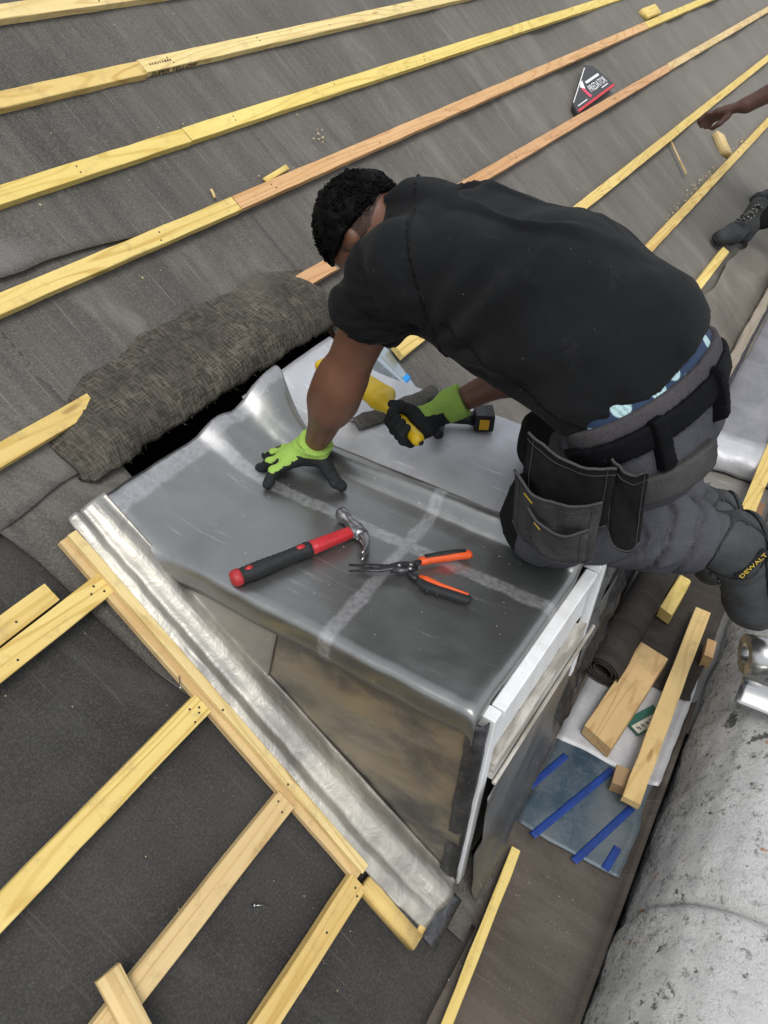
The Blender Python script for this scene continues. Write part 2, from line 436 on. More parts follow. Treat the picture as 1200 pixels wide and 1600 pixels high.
def lead(name, base, pale, rough=(.28, .5), stain=(.2, .17, .13), stain_amt=.0, chalk=.35, bands=None, metal=.92, bumpy=.3, dents=14):
    t = NT(name); v = t.obj
    big = t.noise(v, scale=3.2, detail=5, rough=.62, dist=.5)
    mid = t.noise(v, scale=dents, detail=4, rough=.6, dist=.8)
    fine = t.noise(v, scale=120, detail=3, rough=.7)
    scr = t.noise(t.map(v, scale=(60, 5, 8), rot=(0, 0, .7)), scale=1, detail=3, rough=.7)
    col = t.mix(t.ramp(big, [(.32, 0.0), (.7, 1.0)]), base, pale)
    ox = t.math('ADD', t.math('MULTIPLY', mid, .6), t.math('MULTIPLY', fine, .4))
    oxm = t.ramp(ox, [(.47, 0.0), (.68, chalk)])
    col = t.mix(oxm, col, (.42, .42, .43))
    rg = t.ramp(big, [(.3, rough[0]), (.7, rough[1])])
    if stain_amt:
        sm = t.noise(t.map(v, scale=(1, 1.6, 2.4), rot=(.5, 0, 0)), scale=2.6, detail=6, rough=.62, dist=.35)
        col = t.mix(t.ramp(sm, [(.42, 0.0), (.6, stain_amt)]), col, stain)
    mt = metal
    if bands:
        X = t.sep()
        tot = None
        brk = t.noise(v, scale=16, detail=5, rough=.7)
        for axis, c, w in bands:
            d = t.math('ABSOLUTE', t.math('SUBTRACT', X[axis], c))
            d = t.math('ADD', d, t.math('MULTIPLY', t.math('SUBTRACT', brk, .5), .028))
            m = t.ramp(t.math('DIVIDE', d, w), [(.62, 1.0), (1.0, 0.0)])
            tot = m if tot is None else t.math('MAXIMUM', tot, m)
        tot = t.math('MULTIPLY', tot, t.ramp(t.noise(v, scale=70, detail=4, rough=.75), [(.3, .15), (.64, .62)]))
        col = t.mix(tot, col, (.44, .44, .46))
        mt = t.math('SUBTRACT', metal, t.math('MULTIPLY', tot, .55))
    if bands:                                            # a smudge of pink marker spray
        X = t.sep(); ax_ = t.math('MULTIPLY', t.math('SUBTRACT', X[0], 1.118 - DORM.x), 30.0); ay_ = t.math('MULTIPLY', t.math('SUBTRACT', X[1], .478 - DORM.y), 30.0)
        ds_ = t.math('ADD', t.math('ADD', t.math('MULTIPLY', ax_, ax_), t.math('MULTIPLY', ay_, ay_)), t.math('MULTIPLY', brk, .8))
        col = t.mix(t.ramp(ds_, [(.3, .6), (1.0, 0.0)]), col, (.62, .16, .17))
    spk = t.voro(v, scale=26)
    col = t.mix(t.ramp(spk, [(.0, .8), (.035, .5), (.06, 0.0)]), col, (.6, .6, .6))
    scm = t.ramp(scr, [(.62, 0.0), (.75, .5)])
    col = t.mix(scm, col, tuple(min(1, x * 1.7) for x in pale))
    t.set(Base_Color=col, Roughness=rg, Metallic=mt)
    t.bump(big, bumpy * .6, .02); t.bump(mid, bumpy, .006); t.bump(fine, .2, .0008)
    M[name] = t.m
lead('lead_top', (.215, .222, .211), (.285, .289, .287), rough=(.3, .44), chalk=.10, metal=.88, bands=[(1, .587 - DORM.y, .019), (0, 1.135 - DORM.x, .020), (1, 1.17 - DORM.y, .026)], bumpy=.07, dents=9)
lead('lead_white', (.48, .49, .515), (.66, .67, .70), rough=(.42, .62), chalk=.3, stain=(.27, .27, .27), stain_amt=.4, metal=.25, bumpy=.25, dents=22)
lead('lead_bright', (.27, .262, .245), (.60, .57, .49), rough=(.36, .56), chalk=.15, metal=.75, bumpy=.5, dents=16)
lead('lead_cheek', (.085, .081, .076), (.17, .158, .14), rough=(.28, .5), stain=(.36, .305, .22), stain_amt=.7, chalk=.1, metal=.6, bumpy=.3, dents=6)  # tan stain patches: tarnish plus golden reflections painted into the colour
lead('lead_cheek_pale', (.27, .262, .25), (.36, .345, .325), metal=.6, rough=(.35, .55), stain=(.3, .26, .2), stain_amt=.3, chalk=.12, bumpy=.15)
lead('lead_apron', (.15, .155, .155), (.25, .255, .26), rough=(.4, .6), stain=(.12, .105, .085), stain_amt=.45, chalk=.3, metal=.7, bumpy=.4)
lead('lead_gutter', (.23, .23, .25), (.36, .35, .38), rough=(.45, .65), chalk=.3, metal=.55, bumpy=.25)
lead('lead_gutter_dull', (.22, .215, .205), (.33, .32, .30), rough=(.5, .7), stain=(.2, .18, .15), stain_amt=.5, chalk=.3, metal=.35, bumpy=.4)
lead('lead_dark', (.028, .03, .033), (.06, .062, .068), rough=(.35, .6), chalk=.25, metal=.6, bumpy=.7, dents=10)
lead('lead_blue', (.026, .056, .088), (.075, .118, .15), rough=(.35, .55), stain=(.15, .165, .17), stain_amt=.7, chalk=.22, metal=.25, bumpy=.25)
lead('lead_roll', (.44, .44, .43), (.6, .6, .58), rough=(.22, .36), chalk=.15, metal=.95, bumpy=.1)
lead('lead_sky', (.36, .42, .46), (.5, .56, .6), rough=(.25, .45), chalk=.3, metal=.75, bumpy=.35)

def concrete():
    t = NT('lichen_concrete'); v = t.obj
    a = t.noise(v, scale=5, detail=7, rough=.72, dist=.5)
    b = t.noise(v, scale=38, detail=7, rough=.82)
    c = t.noise(v, scale=130, detail=4, rough=.8)
    f = t.math('ADD', t.math('MULTIPLY', a, .28), t.math('ADD', t.math('MULTIPLY', b, .32), t.math('MULTIPLY', c, .40)))
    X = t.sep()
    hgt = t.math('MULTIPLY', t.math('SUBTRACT', X[2], .24), .28)       # paler towards the crown, darker towards the gutter
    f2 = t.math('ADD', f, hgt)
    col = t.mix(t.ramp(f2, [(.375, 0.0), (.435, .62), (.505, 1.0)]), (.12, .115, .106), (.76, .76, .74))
    col = t.mix(t.ramp(b, [(.36, .8), (.45, 0.0)]), col, (.11, .107, .10))
    vo = t.voro(t.map(v, scale=(1, 1, 1)), scale=9, feat='SMOOTH_F1')
    col = t.mix(t.ramp(vo, [(.0, .0), (.22, .0), (.3, .35), (.36, 0.0)]), col, (.7, .7, .69))
    pick = t.noise(v, scale=7.5, detail=4, rough=.7)
    col = t.mix(t.ramp(pick, [(.635, 0.0), (.665, .8)]), col, (.5, .22, .07))
    pick2 = t.noise(t.map(v, loc=(5, 3, 1)), scale=9, detail=4, rough=.7)
    col = t.mix(t.ramp(pick2, [(.63, 0.0), (.655, .85)]), col, (.085, .085, .08))
    t.set(Base_Color=col, Roughness=.95, Specular_IOR_Level=.15)
    t.bump(a, .6, .03); t.bump(b, 1.0, .012); t.bump(c, .9, .004)
    M['lichen_concrete'] = t.m
concrete()

def paint():
    t = NT('white_paint'); v = t.obj
    n1 = t.noise(t.map(v, scale=(9, 9, 2)), scale=2.2, detail=5, rough=.65)
    ch = t.noise(v, scale=34, detail=5, rough=.75)
    col = t.mix(t.ramp(n1, [(.4, 0.0), (.75, 1.0)]), (.78, .80, .82), (.62, .62, .6))
    col = t.mix(t.ramp(ch, [(.64, 0.0), (.7, .8)]), col, (.3, .27, .22))
    t.set(Base_Color=col, Roughness=.45); t.bump(ch, .2, .002); M['white_paint'] = t.m
    t = NT('weathered_paint'); v = t.obj
    n1 = t.noise(t.map(v, scale=(2, 9, 14)), scale=2.2, detail=6, rough=.7)
    col = t.mix(t.ramp(n1, [(.42, 0.0), (.6, 1.0)]), (.56, .54, .49), (.27, .245, .21))
    t.set(Base_Color=col, Roughness=.75); t.bump(n1, .5, .004); M['weathered_paint'] = t.m
paint()

def cloth(name, col, var=.3, weave=420, dust=(.3, .29, .27), dusta=.12, rough=.9, rib=False, sheen=.0):
    t = NT(name); v = t.obj
    big = t.noise(v, scale=7, detail=4, rough=.6)
    fine = t.noise(v, scale=weave, detail=2)
    c = t.mix(t.ramp(big, [(.3, 0.0), (.7, 1.0)]), tuple(x * (1 - var) for x in col), tuple(x * (1 + var) for x in col))
    c = t.mix(t.ramp(fine, [(.45, 0.0), (.75, .5)]), c, tuple(min(1, x * 2.2) for x in col))
    du = t.noise(v, scale=18, detail=6, rough=.75)
    c = t.mix(t.ramp(du, [(.58, 0.0), (.78, dusta)]), c, dust)
    sp = t.voro(v, scale=34); c = t.mix(t.ramp(sp, [(.0, .6), (.018, .4), (.03, 0.0)]), c, (.5, .48, .42))
    t.set(Base_Color=c, Roughness=rough, Specular_IOR_Level=.09, Sheen_Weight=sheen, Sheen_Roughness=.6)
    if rib:
        w = t.wave(t.map(v, rot=(0, .25, 0)), scale=15, dist=1.2, dscale=1.5, bands='Z', detail=2)
        t.bump(w, .6, .006)
    t.bump(big, .3, .012); t.bump(fine, .35, .0012)
    M[name] = t.m
cloth('shirt_black', (.0058, .0062, .0068), var=.35, dusta=.07, dust=(.12, .12, .115), sheen=.04)
cloth('shirt_ribbed', (.0040, .0042, .0046), var=.2, dusta=.02, rib=True, sheen=.03)
cloth('trouser_grey', (.056, .057, .066), var=.25, dusta=.16)
cloth('trouser_dark', (.0105, .0108, .0113), var=.3, dusta=.10)
cloth('pocket_grey', (.048, .047, .046), var=.3, dusta=.25)
cloth('belt_black', (.004, .0043, .0052), var=.2, dusta=.02, rough=.75)
cloth('waistband_grey', (.05, .047, .05), var=.15, dusta=.05)
cloth('glove_lime', (.25, .39, .08), var=.12, weave=600, dusta=.2, dust=(.2, .25, .08))
cloth('glove_black', (.018, .0192, .0205), var=.25, weave=300, dusta=.15, rough=.75)
cloth('boot_leather', (.044, .046, .048), var=.35, weave=500, dust=(.14, .135, .12), dusta=.4, rough=.62)
cloth('boot_collar', (.017, .019, .022), var=.2, dusta=.12)

def skin(name, col, red):
    t = NT(name); v = t.obj
    a = t.noise(v, scale=9, detail=4); b = t.noise(v, scale=260, detail=2); c = t.noise(v, scale=40, detail=4, rough=.7)
    cc = t.mix(t.ramp(a, [(.3, 0.0), (.7, 1.0)]), col, red)
    cc = t.mix(t.ramp(c, [(.55, 0.0), (.75, .25)]), cc, tuple(x * .6 for x in col))
    t.set(Base_Color=cc, Roughness=.48, Specular_IOR_Level=.4, Subsurface_Weight=.08, Subsurface_Scale=.01)
    t.b.inputs['Subsurface Radius'].default_value = (1, .4, .2)
    t.bump(c, .12, .004); t.bump(b, .3, .0008); M[name] = t.m
skin('skin_brown', (.118, .050, .028), (.16, .070, .040))
skin('skin_deep', (.06, .028, .02), (.085, .038, .026))
def hairm():
    t = NT('hair_black'); n = t.noise(scale=160, detail=3)
    t.set(Base_Color=t.mix(n, (.0012, .0012, .0013), (.003, .0029, .0028)), Roughness=.7, Specular_IOR_Level=.1); t.bump(n, .6, .002); M['hair_black'] = t.m
hairm()
def trunks():
    t = NT('leaf_print'); v = t.obj
    vo = t.voro(t.map(v, scale=(1, .8, .8)), scale=30, out='Distance')
    ln = t.wave(v, scale=60, dist=3, dscale=4)
    c = t.mix(t.ramp(vo, [(.42, 1.0), (.48, 0.0)]), (.012, .03, .075), t.mix(t.ramp(ln, [(.5, 0.0), (.7, .5)]), (.42, .60, .62), (.1, .2, .22)))
    t.set(Base_Color=c, Roughness=.8); M['leaf_print'] = t.m
trunks()
plain('white_patch', (.42, .41, .4), .9)
plain('steel', (.30, .30, .31), .32, .95, var=.35, nscale=60, bump=.25)
plain('steel_dark', (.05, .05, .055), .42, .7, var=.5, nscale=70, bump=.25)
plain('rubber_black', (.009, .011, .0125), .7, var=.3, nscale=90, bump=.3)
plain('rubber_red', (.38, .02, .026), .5, var=.12)
plain('plastic_red', (.45, .02, .026), .42, var=.1)
plain('rubber_orange', (.66, .085, .012), .5, var=.08)
plain('plastic_yellow', (.64, .43, .008), .42, var=.1, nscale=25)
plain('plastic_black', (.009, .009, .0095), .5, var=.25)
plain('drill_yellow', (.75, .40, .015), .42)
plain('tape_blue', (.006, .036, .20), .55, var=.25, nscale=20, bump=.2)
plain('tape_cyan', (.01, .33, .85), .5)
plain('card_dark', (.03, .031, .034), .55, var=.2)
plain('print_white', (.75, .75, .75), .6)
plain('print_red', (.55, .03, .04), .6)
plain('print_pink', (.7, .06, .13), .6)
plain('print_gold', (.62, .42, .04), .55)
plain('print_grey', (.10, .12, .115), .6)
plain('ink', (.05, .035, .015), .8)
plain('card_green', (.015, .09, .065), .6)
plain('card_cream', (.5, .47, .4), .7)
t = NT('lace'); t.set(Base_Color=t.mix(t.ramp(t.noise(scale=170, detail=1), [(.58, 0.0), (.62, 1.0)]), (.008, .008, .008), (.4, .38, .32)), Roughness=.8); M['lace'] = t.m
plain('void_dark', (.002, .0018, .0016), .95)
plain('eye_white', (.7, .68, .65), .3)
plain('ground_grey', (.16, .155, .145), .95, var=.3, nscale=.6)
plain('render_grey', (.3, .29, .27), .95, var=.2, nscale=3)
plain('wood_chip', (.62, .5, .26), .8, var=.2)
wood('wood_grey', (.30, .255, .205), (.2, .165, .13))
felt('felt_loose', (.115, .104, .088), (.20, .184, .158), streak=.3, grit=.2, dusty=(.3, .28, .245))

# ================================================================== THE SETTING
gv, gf = sheet(*np.meshgrid(np.linspace(-150, 150, 9), np.linspace(-150, 150, 9), indexing='ij'), np.full((9, 9), -5.2))
tag(mk('ground', gv, gf, M['ground_grey'], M=T((0, 0, -5.2))), kind='structure')

def felt_h(x, v):
    """gentle sag and ripples of the old underlay"""
    far = np.clip((x - 2.2) / 2.5, 0, 1)
    r = .0045 * N2(x, v, 1.3, 3, 3) + far * (.016 * N2(x * 2.6, v * .35, 1.0, 9, 2) + .009 * N2(x * 6, v * .5, 1.0, 5, 2))
    return r + .0025 * N2(x * 9, v * 2, 1.0, 12, 2)
def felt_patch(name, x0, x1, v0f, v1f, nx, nv, base, mat, parent, extra=None, thick=.004):
    xs = np.linspace(x0, x1, nx) if not isinstance(nx, np.ndarray) else nx
    U, W = np.meshgrid(xs, np.linspace(0, 1, nv), indexing='ij')
    a = v0f(xs)[:, None]; b = v1f(xs)[:, None]
    V = a + (b - a) * W
    H = base + felt_h(U, V)
    if extra is not None: H = H + extra(U, V, W)
    v, f = sheet(U, V, H, thick, (0, 0, -1))
    return mk(name, v, f, mat, M=RM, parent=parent, local=True)

# underlay: the slope itself is a structure; lapped sheets are its pieces
xs_near = np.concatenate([np.arange(-1.6, 3.0, .03), np.arange(3.0, 7, .05), np.arange(7, 14.2, .15)])
slope = bpy.data.objects.new('roof_slope', None); link(slope, RM); tag(slope, kind='structure')
c_ = lambda a: (lambda x: np.full_like(x, a))
# sarking below everything, with the opening above the dormer left out
def deck(name, x0, x1, v0, v1):
    vv, ff = box_vf(x0, x1, v0, v1, -.045, -.026, .001)
    return mk(name, vv, ff, M['wood_brown'], M=RM, parent=slope, smooth=False, local=True)
deck('sarking_board', -1.6, .86, -.11, 4.6); deck('sarking_board', 1.80, 14.2, -.11, 4.6); deck('sarking_board', .86, 1.80, 1.44, 4.6)
# dark new felt to the left of the dormer
xl = np.arange(-1.6, .80, .03)
o = felt_patch('felt_sheet', 0, 0, c_(-.125), c_(1.38), xl, 60, -.012, M['felt_black'], slope)
tag(o, 'smooth black roofing felt left of the dormer')
# old grey felt lapping over it, with a wavering cut edge that runs down past the dormer
xo = np.arange(.585, .93, .012)
def low_edge(x):
    kn = np.array([(.585, 1.34), (.603, 1.304), (.621, 1.209), (.632, 1.045), (.642, .895), (.661, .791), (.70, .6), (.74, -.1), (.94, -.1)])
    return np.interp(x, kn[:, 0], kn[:, 1]) + .006 * N2(x * 12, x * 0, 1, 2)
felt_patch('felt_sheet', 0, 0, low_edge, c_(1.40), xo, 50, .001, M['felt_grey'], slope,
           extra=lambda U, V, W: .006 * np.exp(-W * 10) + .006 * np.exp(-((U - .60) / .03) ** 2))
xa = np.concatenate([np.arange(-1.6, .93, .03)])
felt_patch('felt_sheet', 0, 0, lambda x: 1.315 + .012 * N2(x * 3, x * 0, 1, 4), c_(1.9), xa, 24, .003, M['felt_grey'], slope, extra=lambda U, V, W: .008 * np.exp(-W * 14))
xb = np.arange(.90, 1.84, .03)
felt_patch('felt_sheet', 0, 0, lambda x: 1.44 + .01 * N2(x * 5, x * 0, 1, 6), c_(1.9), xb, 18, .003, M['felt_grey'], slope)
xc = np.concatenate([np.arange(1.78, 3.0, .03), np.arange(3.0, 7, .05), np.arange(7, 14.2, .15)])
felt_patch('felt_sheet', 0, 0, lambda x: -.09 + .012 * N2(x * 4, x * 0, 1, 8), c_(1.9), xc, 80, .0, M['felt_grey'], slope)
# next courses up the slope, each lapping over the one below
def lap1(x):
    k = np.clip((1.55 - x) / .25, 0, 1)
    return 1.735 + k * (.05 + .012 * N2(x * 6, x * 0, 1, 21) + .02 * np.exp(-((x - .95) / .12) ** 2))
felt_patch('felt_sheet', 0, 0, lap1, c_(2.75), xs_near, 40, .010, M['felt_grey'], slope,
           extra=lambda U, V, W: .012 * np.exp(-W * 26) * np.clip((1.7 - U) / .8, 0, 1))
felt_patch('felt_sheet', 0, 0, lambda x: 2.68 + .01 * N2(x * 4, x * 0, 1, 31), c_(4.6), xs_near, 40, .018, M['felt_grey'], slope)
# loose creased felt where the slope meets the far gutter
xd = np.arange(3.3, 9.5, .04)
felt_patch('felt_sheet', 0, 0, lambda x: -.02 + .02 * N2(x * 3, x * 0, 1, 41), lambda x: .33 + .04 * N2(x * 2, x * 0, 1, 44), xd, 34, .018, M['felt_loose'], slope,
           extra=lambda U, V, W: .022 * N2(U * 3.4, V * 7, 1, 47, 3) * np.sin(np.pi * np.clip(W, 0, 1)) + .02)
# roof space seen through the gap above the dormer
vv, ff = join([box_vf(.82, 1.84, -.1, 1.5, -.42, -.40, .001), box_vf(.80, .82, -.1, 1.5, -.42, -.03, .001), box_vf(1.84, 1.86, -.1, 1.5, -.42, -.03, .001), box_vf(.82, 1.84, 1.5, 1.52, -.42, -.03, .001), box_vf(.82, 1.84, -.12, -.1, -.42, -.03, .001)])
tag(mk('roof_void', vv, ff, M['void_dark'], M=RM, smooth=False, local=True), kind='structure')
for k, xx in enumerate(()):
    vv, ff = board_vf(.6, .05, .10, 60 + k)
    mk('rafter', vv, ff, M['wood_brown'], M=RM @ T((xx, .9, -.22)) @ Matrix.Rotation(math.pi / 2, 4, 'Z'), parent=slope, local=True, smooth=False)

# gutter: floor levels
def flat(name, x0, x1, y0, y1, z, mat, nx=30, ny=12, amp=.002, lip=0.0, seed=0, parent=None, thick=.004, zf=None):
    U, V = np.meshgrid(np.linspace(x0, x1, nx), np.linspace(y0, y1, ny), indexing='ij')
    Z = z + amp * N2(U, V, 4, seed)
    if zf is not None: Z = Z + zf(U, V)
    v, f = sheet(U, V, Z, thick)
    return mk(name, v, f, mat, M=T((x0, y0, z)), parent=parent)
def lipf(U, V): return .035 * np.clip((-.115 - V) / .03, 0, 1) ** 1.5
gf_ = flat('gutter_floor', -1.6, 1.75, -.147, .185, 0.0, M['felt_brown'], 110, 22, .0035, seed=3, zf=lambda U, V: lipf(U, V) * (1 + .3 * N2(U, V, 5, 2)) + .02 * np.clip((V - .15) / .03, 0, 1) ** 2)
tag(gf_, kind='structure')
gf2 = flat('gutter_floor', 1.65, 3.12, -.17, .2, -.006, M['lead_gutter_dull'], 50, 14, .003, seed=5); tag(gf2, kind='structure')
# gutter bottom below the sheets and the upper level behind a drip
vv, ff = box_vf(-1.6, 3.09, -.26, .25, -.14, -.03, .001); tag(mk('gutter_bed', vv, ff, M['void_dark'], M=T((0, 0, -.14)), smooth=False), kind='structure')
vv, ff = box_vf(3.09, 14.2, -.2, .22, -.14, .085, .001); tag(mk('gutter_bed', vv, ff, M['lead_dark'], M=T((3.09, 0, -.14)), smooth=False), kind='structure')
gf3 = flat('gutter_floor', 3.10, 14.2, -.19, .215, .098, M['lead_gutter'], 120, 12, .003, seed=9); tag(gf3, kind='structure')
# rounded pale drip edge
prof = [(3.20, .104), (3.14, .106), (3.085, .108), (3.055, .102), (3.036, .085), (3.028, .06), (3.03, .03), (3.037, .012)]
ys = np.linspace(-.16, .2, 26); U = np.zeros((len(prof), len(ys))); V = U.copy(); Z = U.copy()
for i, (a, b) in enumerate(prof):
    U[i] = a + .012 * N2(ys * 8, ys * 0 + i * .2, 1, 3) ; V[i] = ys; Z[i] = b + .007 * N2(ys * 14, ys * 0 + i * .3, 1, 7)
vv, ff = sheet(U, V, Z, .004); tag(mk('gutter_drip', vv, ff, M['lead_white'], M=T((3.1, 0, .1))), kind='structure')
# upstand between far gutter and slope: lead face with a weathered timber edge
xs = np.linspace(1.9, 14.2, 130); U, W = np.meshgrid(xs, np.linspace(0, 1, 8), indexing='ij')
V = .185 + .035 * W + .006 * N2(U, W, 3, 4); Z = .0 + .2 * W + .004 * N2(U * 3, W, 3, 6)
vv, ff = sheet(U, V, Z, .004, (0, -1, 0)); tag(mk('gutter_upstand', vv, ff, M['lead_dark'], M=T((3, .2, 0))), kind='structure')
for k, (a, b) in enumerate(((2.55, 5.2), (5.21, 9.0))):
    vv, ff = board_vf(b - a, .045, .03, 90 + k, .003, chip=.006)
    tag(mk('edge_board', vv, ff, M['wood_grey'], M=frame((a, .235, .182), (1, 0, 0), (0, -.3, 1)), local=True), ['weathered timber edge board between slope and lead gutter behind the kneeling worker', 'weathered timber edge board further along the far gutter', 'last weathered edge board at the far end of the gutter'][k], 'board', 'edge boards along the gutter')

# rounded concrete copings on the parapet, and the wall under them
cp = [(-.155, -.14), (-.158, -.02), (-.166, .06), (-.182, .14), (-.21, .215), (-.255, .285), (-.32, .335), (-.40, .36), (-.49, .355), (-.57, .32), (-.63, .26), (-.67, .17), (-.68, .05), (-.68, -.14)]
cp = np.array(cp)
def resample(p, n):
    d = np.concatenate([[0], np.cumsum(np.linalg.norm(np.diff(p, axis=0), axis=1))]); t = np.linspace(0, d[-1], n)
    return np.stack([np.interp(t, d, p[:, 0]), np.interp(t, d, p[:, 1])], -1)
cpr = resample(cp, 70)
def coping(x0, x1, sc, dz, label, seed):
    n = max(20, int((x1 - x0) / .02)); n = min(n, 160); rings = []
    for x in np.linspace(x0, x1, n):
        e = min(x - x0, x1 - x); s = sc - .05 * math.exp(-(e / .012) ** 2)
        y = -.40 + (cpr[:, 0] + .40) * s; z = -.1 + (cpr[:, 1] + .1) * s + dz
        nz = .006 * N2(np.full_like(y, x) * 7, cpr[:, 1] * 7 + cpr[:, 0] * 5, 1, seed) + .002 * N2(np.full_like(y, x) * 45, cpr[:, 1] * 45 + cpr[:, 0] * 30, 1, seed)
        rings.append(np.stack([np.full_like(y, x), y + nz * np.sign(cpr[:, 0] + .4), z + nz], -1))
    v, f = loft(rings)
    return tag(mk('coping_stone', v, f, M['lichen_concrete'], M=T((x0, -.4, 0))), label, 'coping', 'rounded concrete coping stones on the parapet')
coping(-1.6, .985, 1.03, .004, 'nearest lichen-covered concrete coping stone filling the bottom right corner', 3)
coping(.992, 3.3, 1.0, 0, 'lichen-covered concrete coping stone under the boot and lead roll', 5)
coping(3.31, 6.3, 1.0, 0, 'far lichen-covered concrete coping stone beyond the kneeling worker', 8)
vv, ff = box_vf(-1.6, 14.2, -.64, -.20, -5.2, -.145, .001)
tag(mk('parapet_wall', vv, ff, M['render_grey'], M=T((5, -.4, -5.2)), smooth=False), 'rendered parapet wall below the concrete copings', 'wall')
vv, ff = box_vf(-1.6, 14.2, .25, 3.9, -5.2, -.15, .001)
tag(mk('house_wall', vv, ff, M['render_grey'], M=T((5, 2, -5.2)), smooth=False), 'rendered house wall beneath the roof slope', 'wall')

# ================================================================== BATTENS
def nails_on(o, Mw, spots, t):
    for (x, y) in spots:
        v, f = tube([(0, 0, -.002), (0, 0, .0012)], .0025, 7)
        mk('nail', v, f, M['steel_dark'], M=Mw @ T((x, y, t)), parent=o, local=True)
def batten(x0, x1, vtop, w, t, mat, label, group, h=.012, vend=None, skew=0.0, ends=(0, 0), chip=.001, nails=True, name='roofing_batten'):
    ve = vtop if vend is None else vend
    seed = int(abs(x0 * 131 + vtop * 977))
    r = random.Random(seed)
    a = Vector((x0, vtop - w / 2, h)); b = Vector((x1, ve - w / 2, h))
    Mw = RM @ frame(a, b - a, (0, 0, 1))
    v, f = board_vf((b - a).length, w, t, seed, .0009, ends, chip)
    o = tag(mk(name, v, f, M[mat], M=Mw, local=True, smooth=False), label, 'batten', group)
    if nails:
        L = (b - a).length; x = r.uniform(.1, .3); sp = []
        while x < min(L, 5):
            sp += [(x, -.008 + r.uniform(-.006, .006)), (x + r.uniform(-.02, .02), .009)] if r.random() < .25 else ([(x, r.uniform(-.012, .012))] if r.random() < .7 else [])
            x += r.uniform(.42, .7)
        nails_on(o, Mw, sp, t)
    return o, Mw
G1 = 'long battens nailed across the upper slope'
G2 = 'short battens ending at the dormer'
BW, BT = .047, .023
batten(-1.5, 2.35, 2.480, BW, BT, 'wood_pale', 'topmost batten, only its lower end showing in the top left corner', G1)
batten(-1.5, 1.842, 2.236, BW, BT, 'wood_yellow', 'yellow batten second from the top, left length before the stamped joint', G1)
bsy, Mbsy = batten(1.845, 6.9, 2.240, BW, BT, 'wood_pale', 'pale batten stamped with black lettering along its lower edge', G1)
batten(-1.5, 1.800, 1.998, BW, BT, 'wood_lemon', 'lemon-yellow batten third from the top, left length', G1)
batten(1.804, 8.2, 2.000, BW, BT, 'wood_lemon', 'lemon-yellow batten third from the top, long right length', G1)
batten(-1.5, 1.775, 1.764, BW, BT, 'wood_yellow', 'yellow batten left of the splintered joint above the folded felt', G1, vend=1.752)
batten(1.780, 5.88, 1.753, BW, BT, 'wood_orange', 'orange batten running right from the splintered joint, behind the head', G1, vend=1.762)
batten(5.885, 12, 1.762, BW, BT, 'wood_lemon', 'yellow batten at the top right, after the orange length', G1)
batten(-1.5, .96, 1.472, BW, BT, 'wood_yellow', 'yellow batten tucked under the left end of the folded felt', G1, vend=1.458)
batten(1.76, 5.74, 1.455, BW, BT, 'wood_orange', 'orange batten holding up the blade packet, behind the shoulder', G1, ends=(.5, 0))
batten(5.745, 13, 1.457, BW, BT, 'wood_pale', 'pale batten after the orange one, reaching the right edge near the top', G1)
batten(1.915, 5.15, 1.108, BW, BT, 'wood_yellow', "yellow batten passing behind the worker's back, under the reaching hand", G1)
batten(5.155, 12, 1.110, BW, BT, 'wood_lemon', 'lemon batten above the bare forearm at the right edge', G1)
batten(2.35, 6.14, .748, BW, BT, 'wood_yellow', 'yellow batten with crumbs along it between the two workers', G1, vend=.742)
batten(6.145, 12, .742, BW, BT, 'wood_lemon', 'lowest lemon batten past the angled joint at the right edge', G1)
batten(3.2, 4.64, .437, BW, BT, 'wood_yellow', "short yellow batten ending just below the far worker's boot", G1, vend=.420, ends=(0, -.5))
# left of the dormer
batten(-1.0, .588, 1.165, .046, BT, 'wood_yellow', 'short yellow batten end lying just above its neighbour at the left edge', G2)
o, mw = batten(-1.0, .693, 1.116, .052, BT, 'wood_yellow', 'knotty batten butting the upper part of the timber strip beside the dormer', G2, vend=1.114)
nails_on(o, mw, [(1.66, .01), (1.67, -.012), (1.645, .0)], BT)
o, mw = batten(-1.0, .662, .786, .050, .026, 'wood_yellow', 'batten meeting the middle of the timber strip by the bent nail', G2, vend=.780)
nails_on(o, mw, [(1.63, .012), (1.64, -.008), (1.62, -.016), (1.648, .0)], .026)
o, mw = batten(-1.0, .652, .512, .050, .026, 'wood_pale', 'chewed-edged batten lying under the short cross piece', G2, vend=.498, chip=.006)
nails_on(o, mw, [(1.635, .012), (1.625, -.01)], .026)
o, mw = batten(-1.0, .646, .262, .050, .026, 'wood_yellow', 'lowest batten left of the dormer, at the bottom edge', G2, vend=.247, chip=.004)
nails_on(o, mw, [(1.63, .0), (1.62, -.014)], .026)
# loose short piece across a batten
a = Vector((.193, .545, .041)); b = Vector((.128, .30, .05)); vv, ff = board_vf((b - a).length, .046, .022, 5)
tag(mk('batten_offcut', vv, ff, M['wood_pale'], M=RM @ frame(a, b - a, (0, 0, 1)), local=True), 'short pale offcut laid across a batten at the bottom edge', 'offcut')
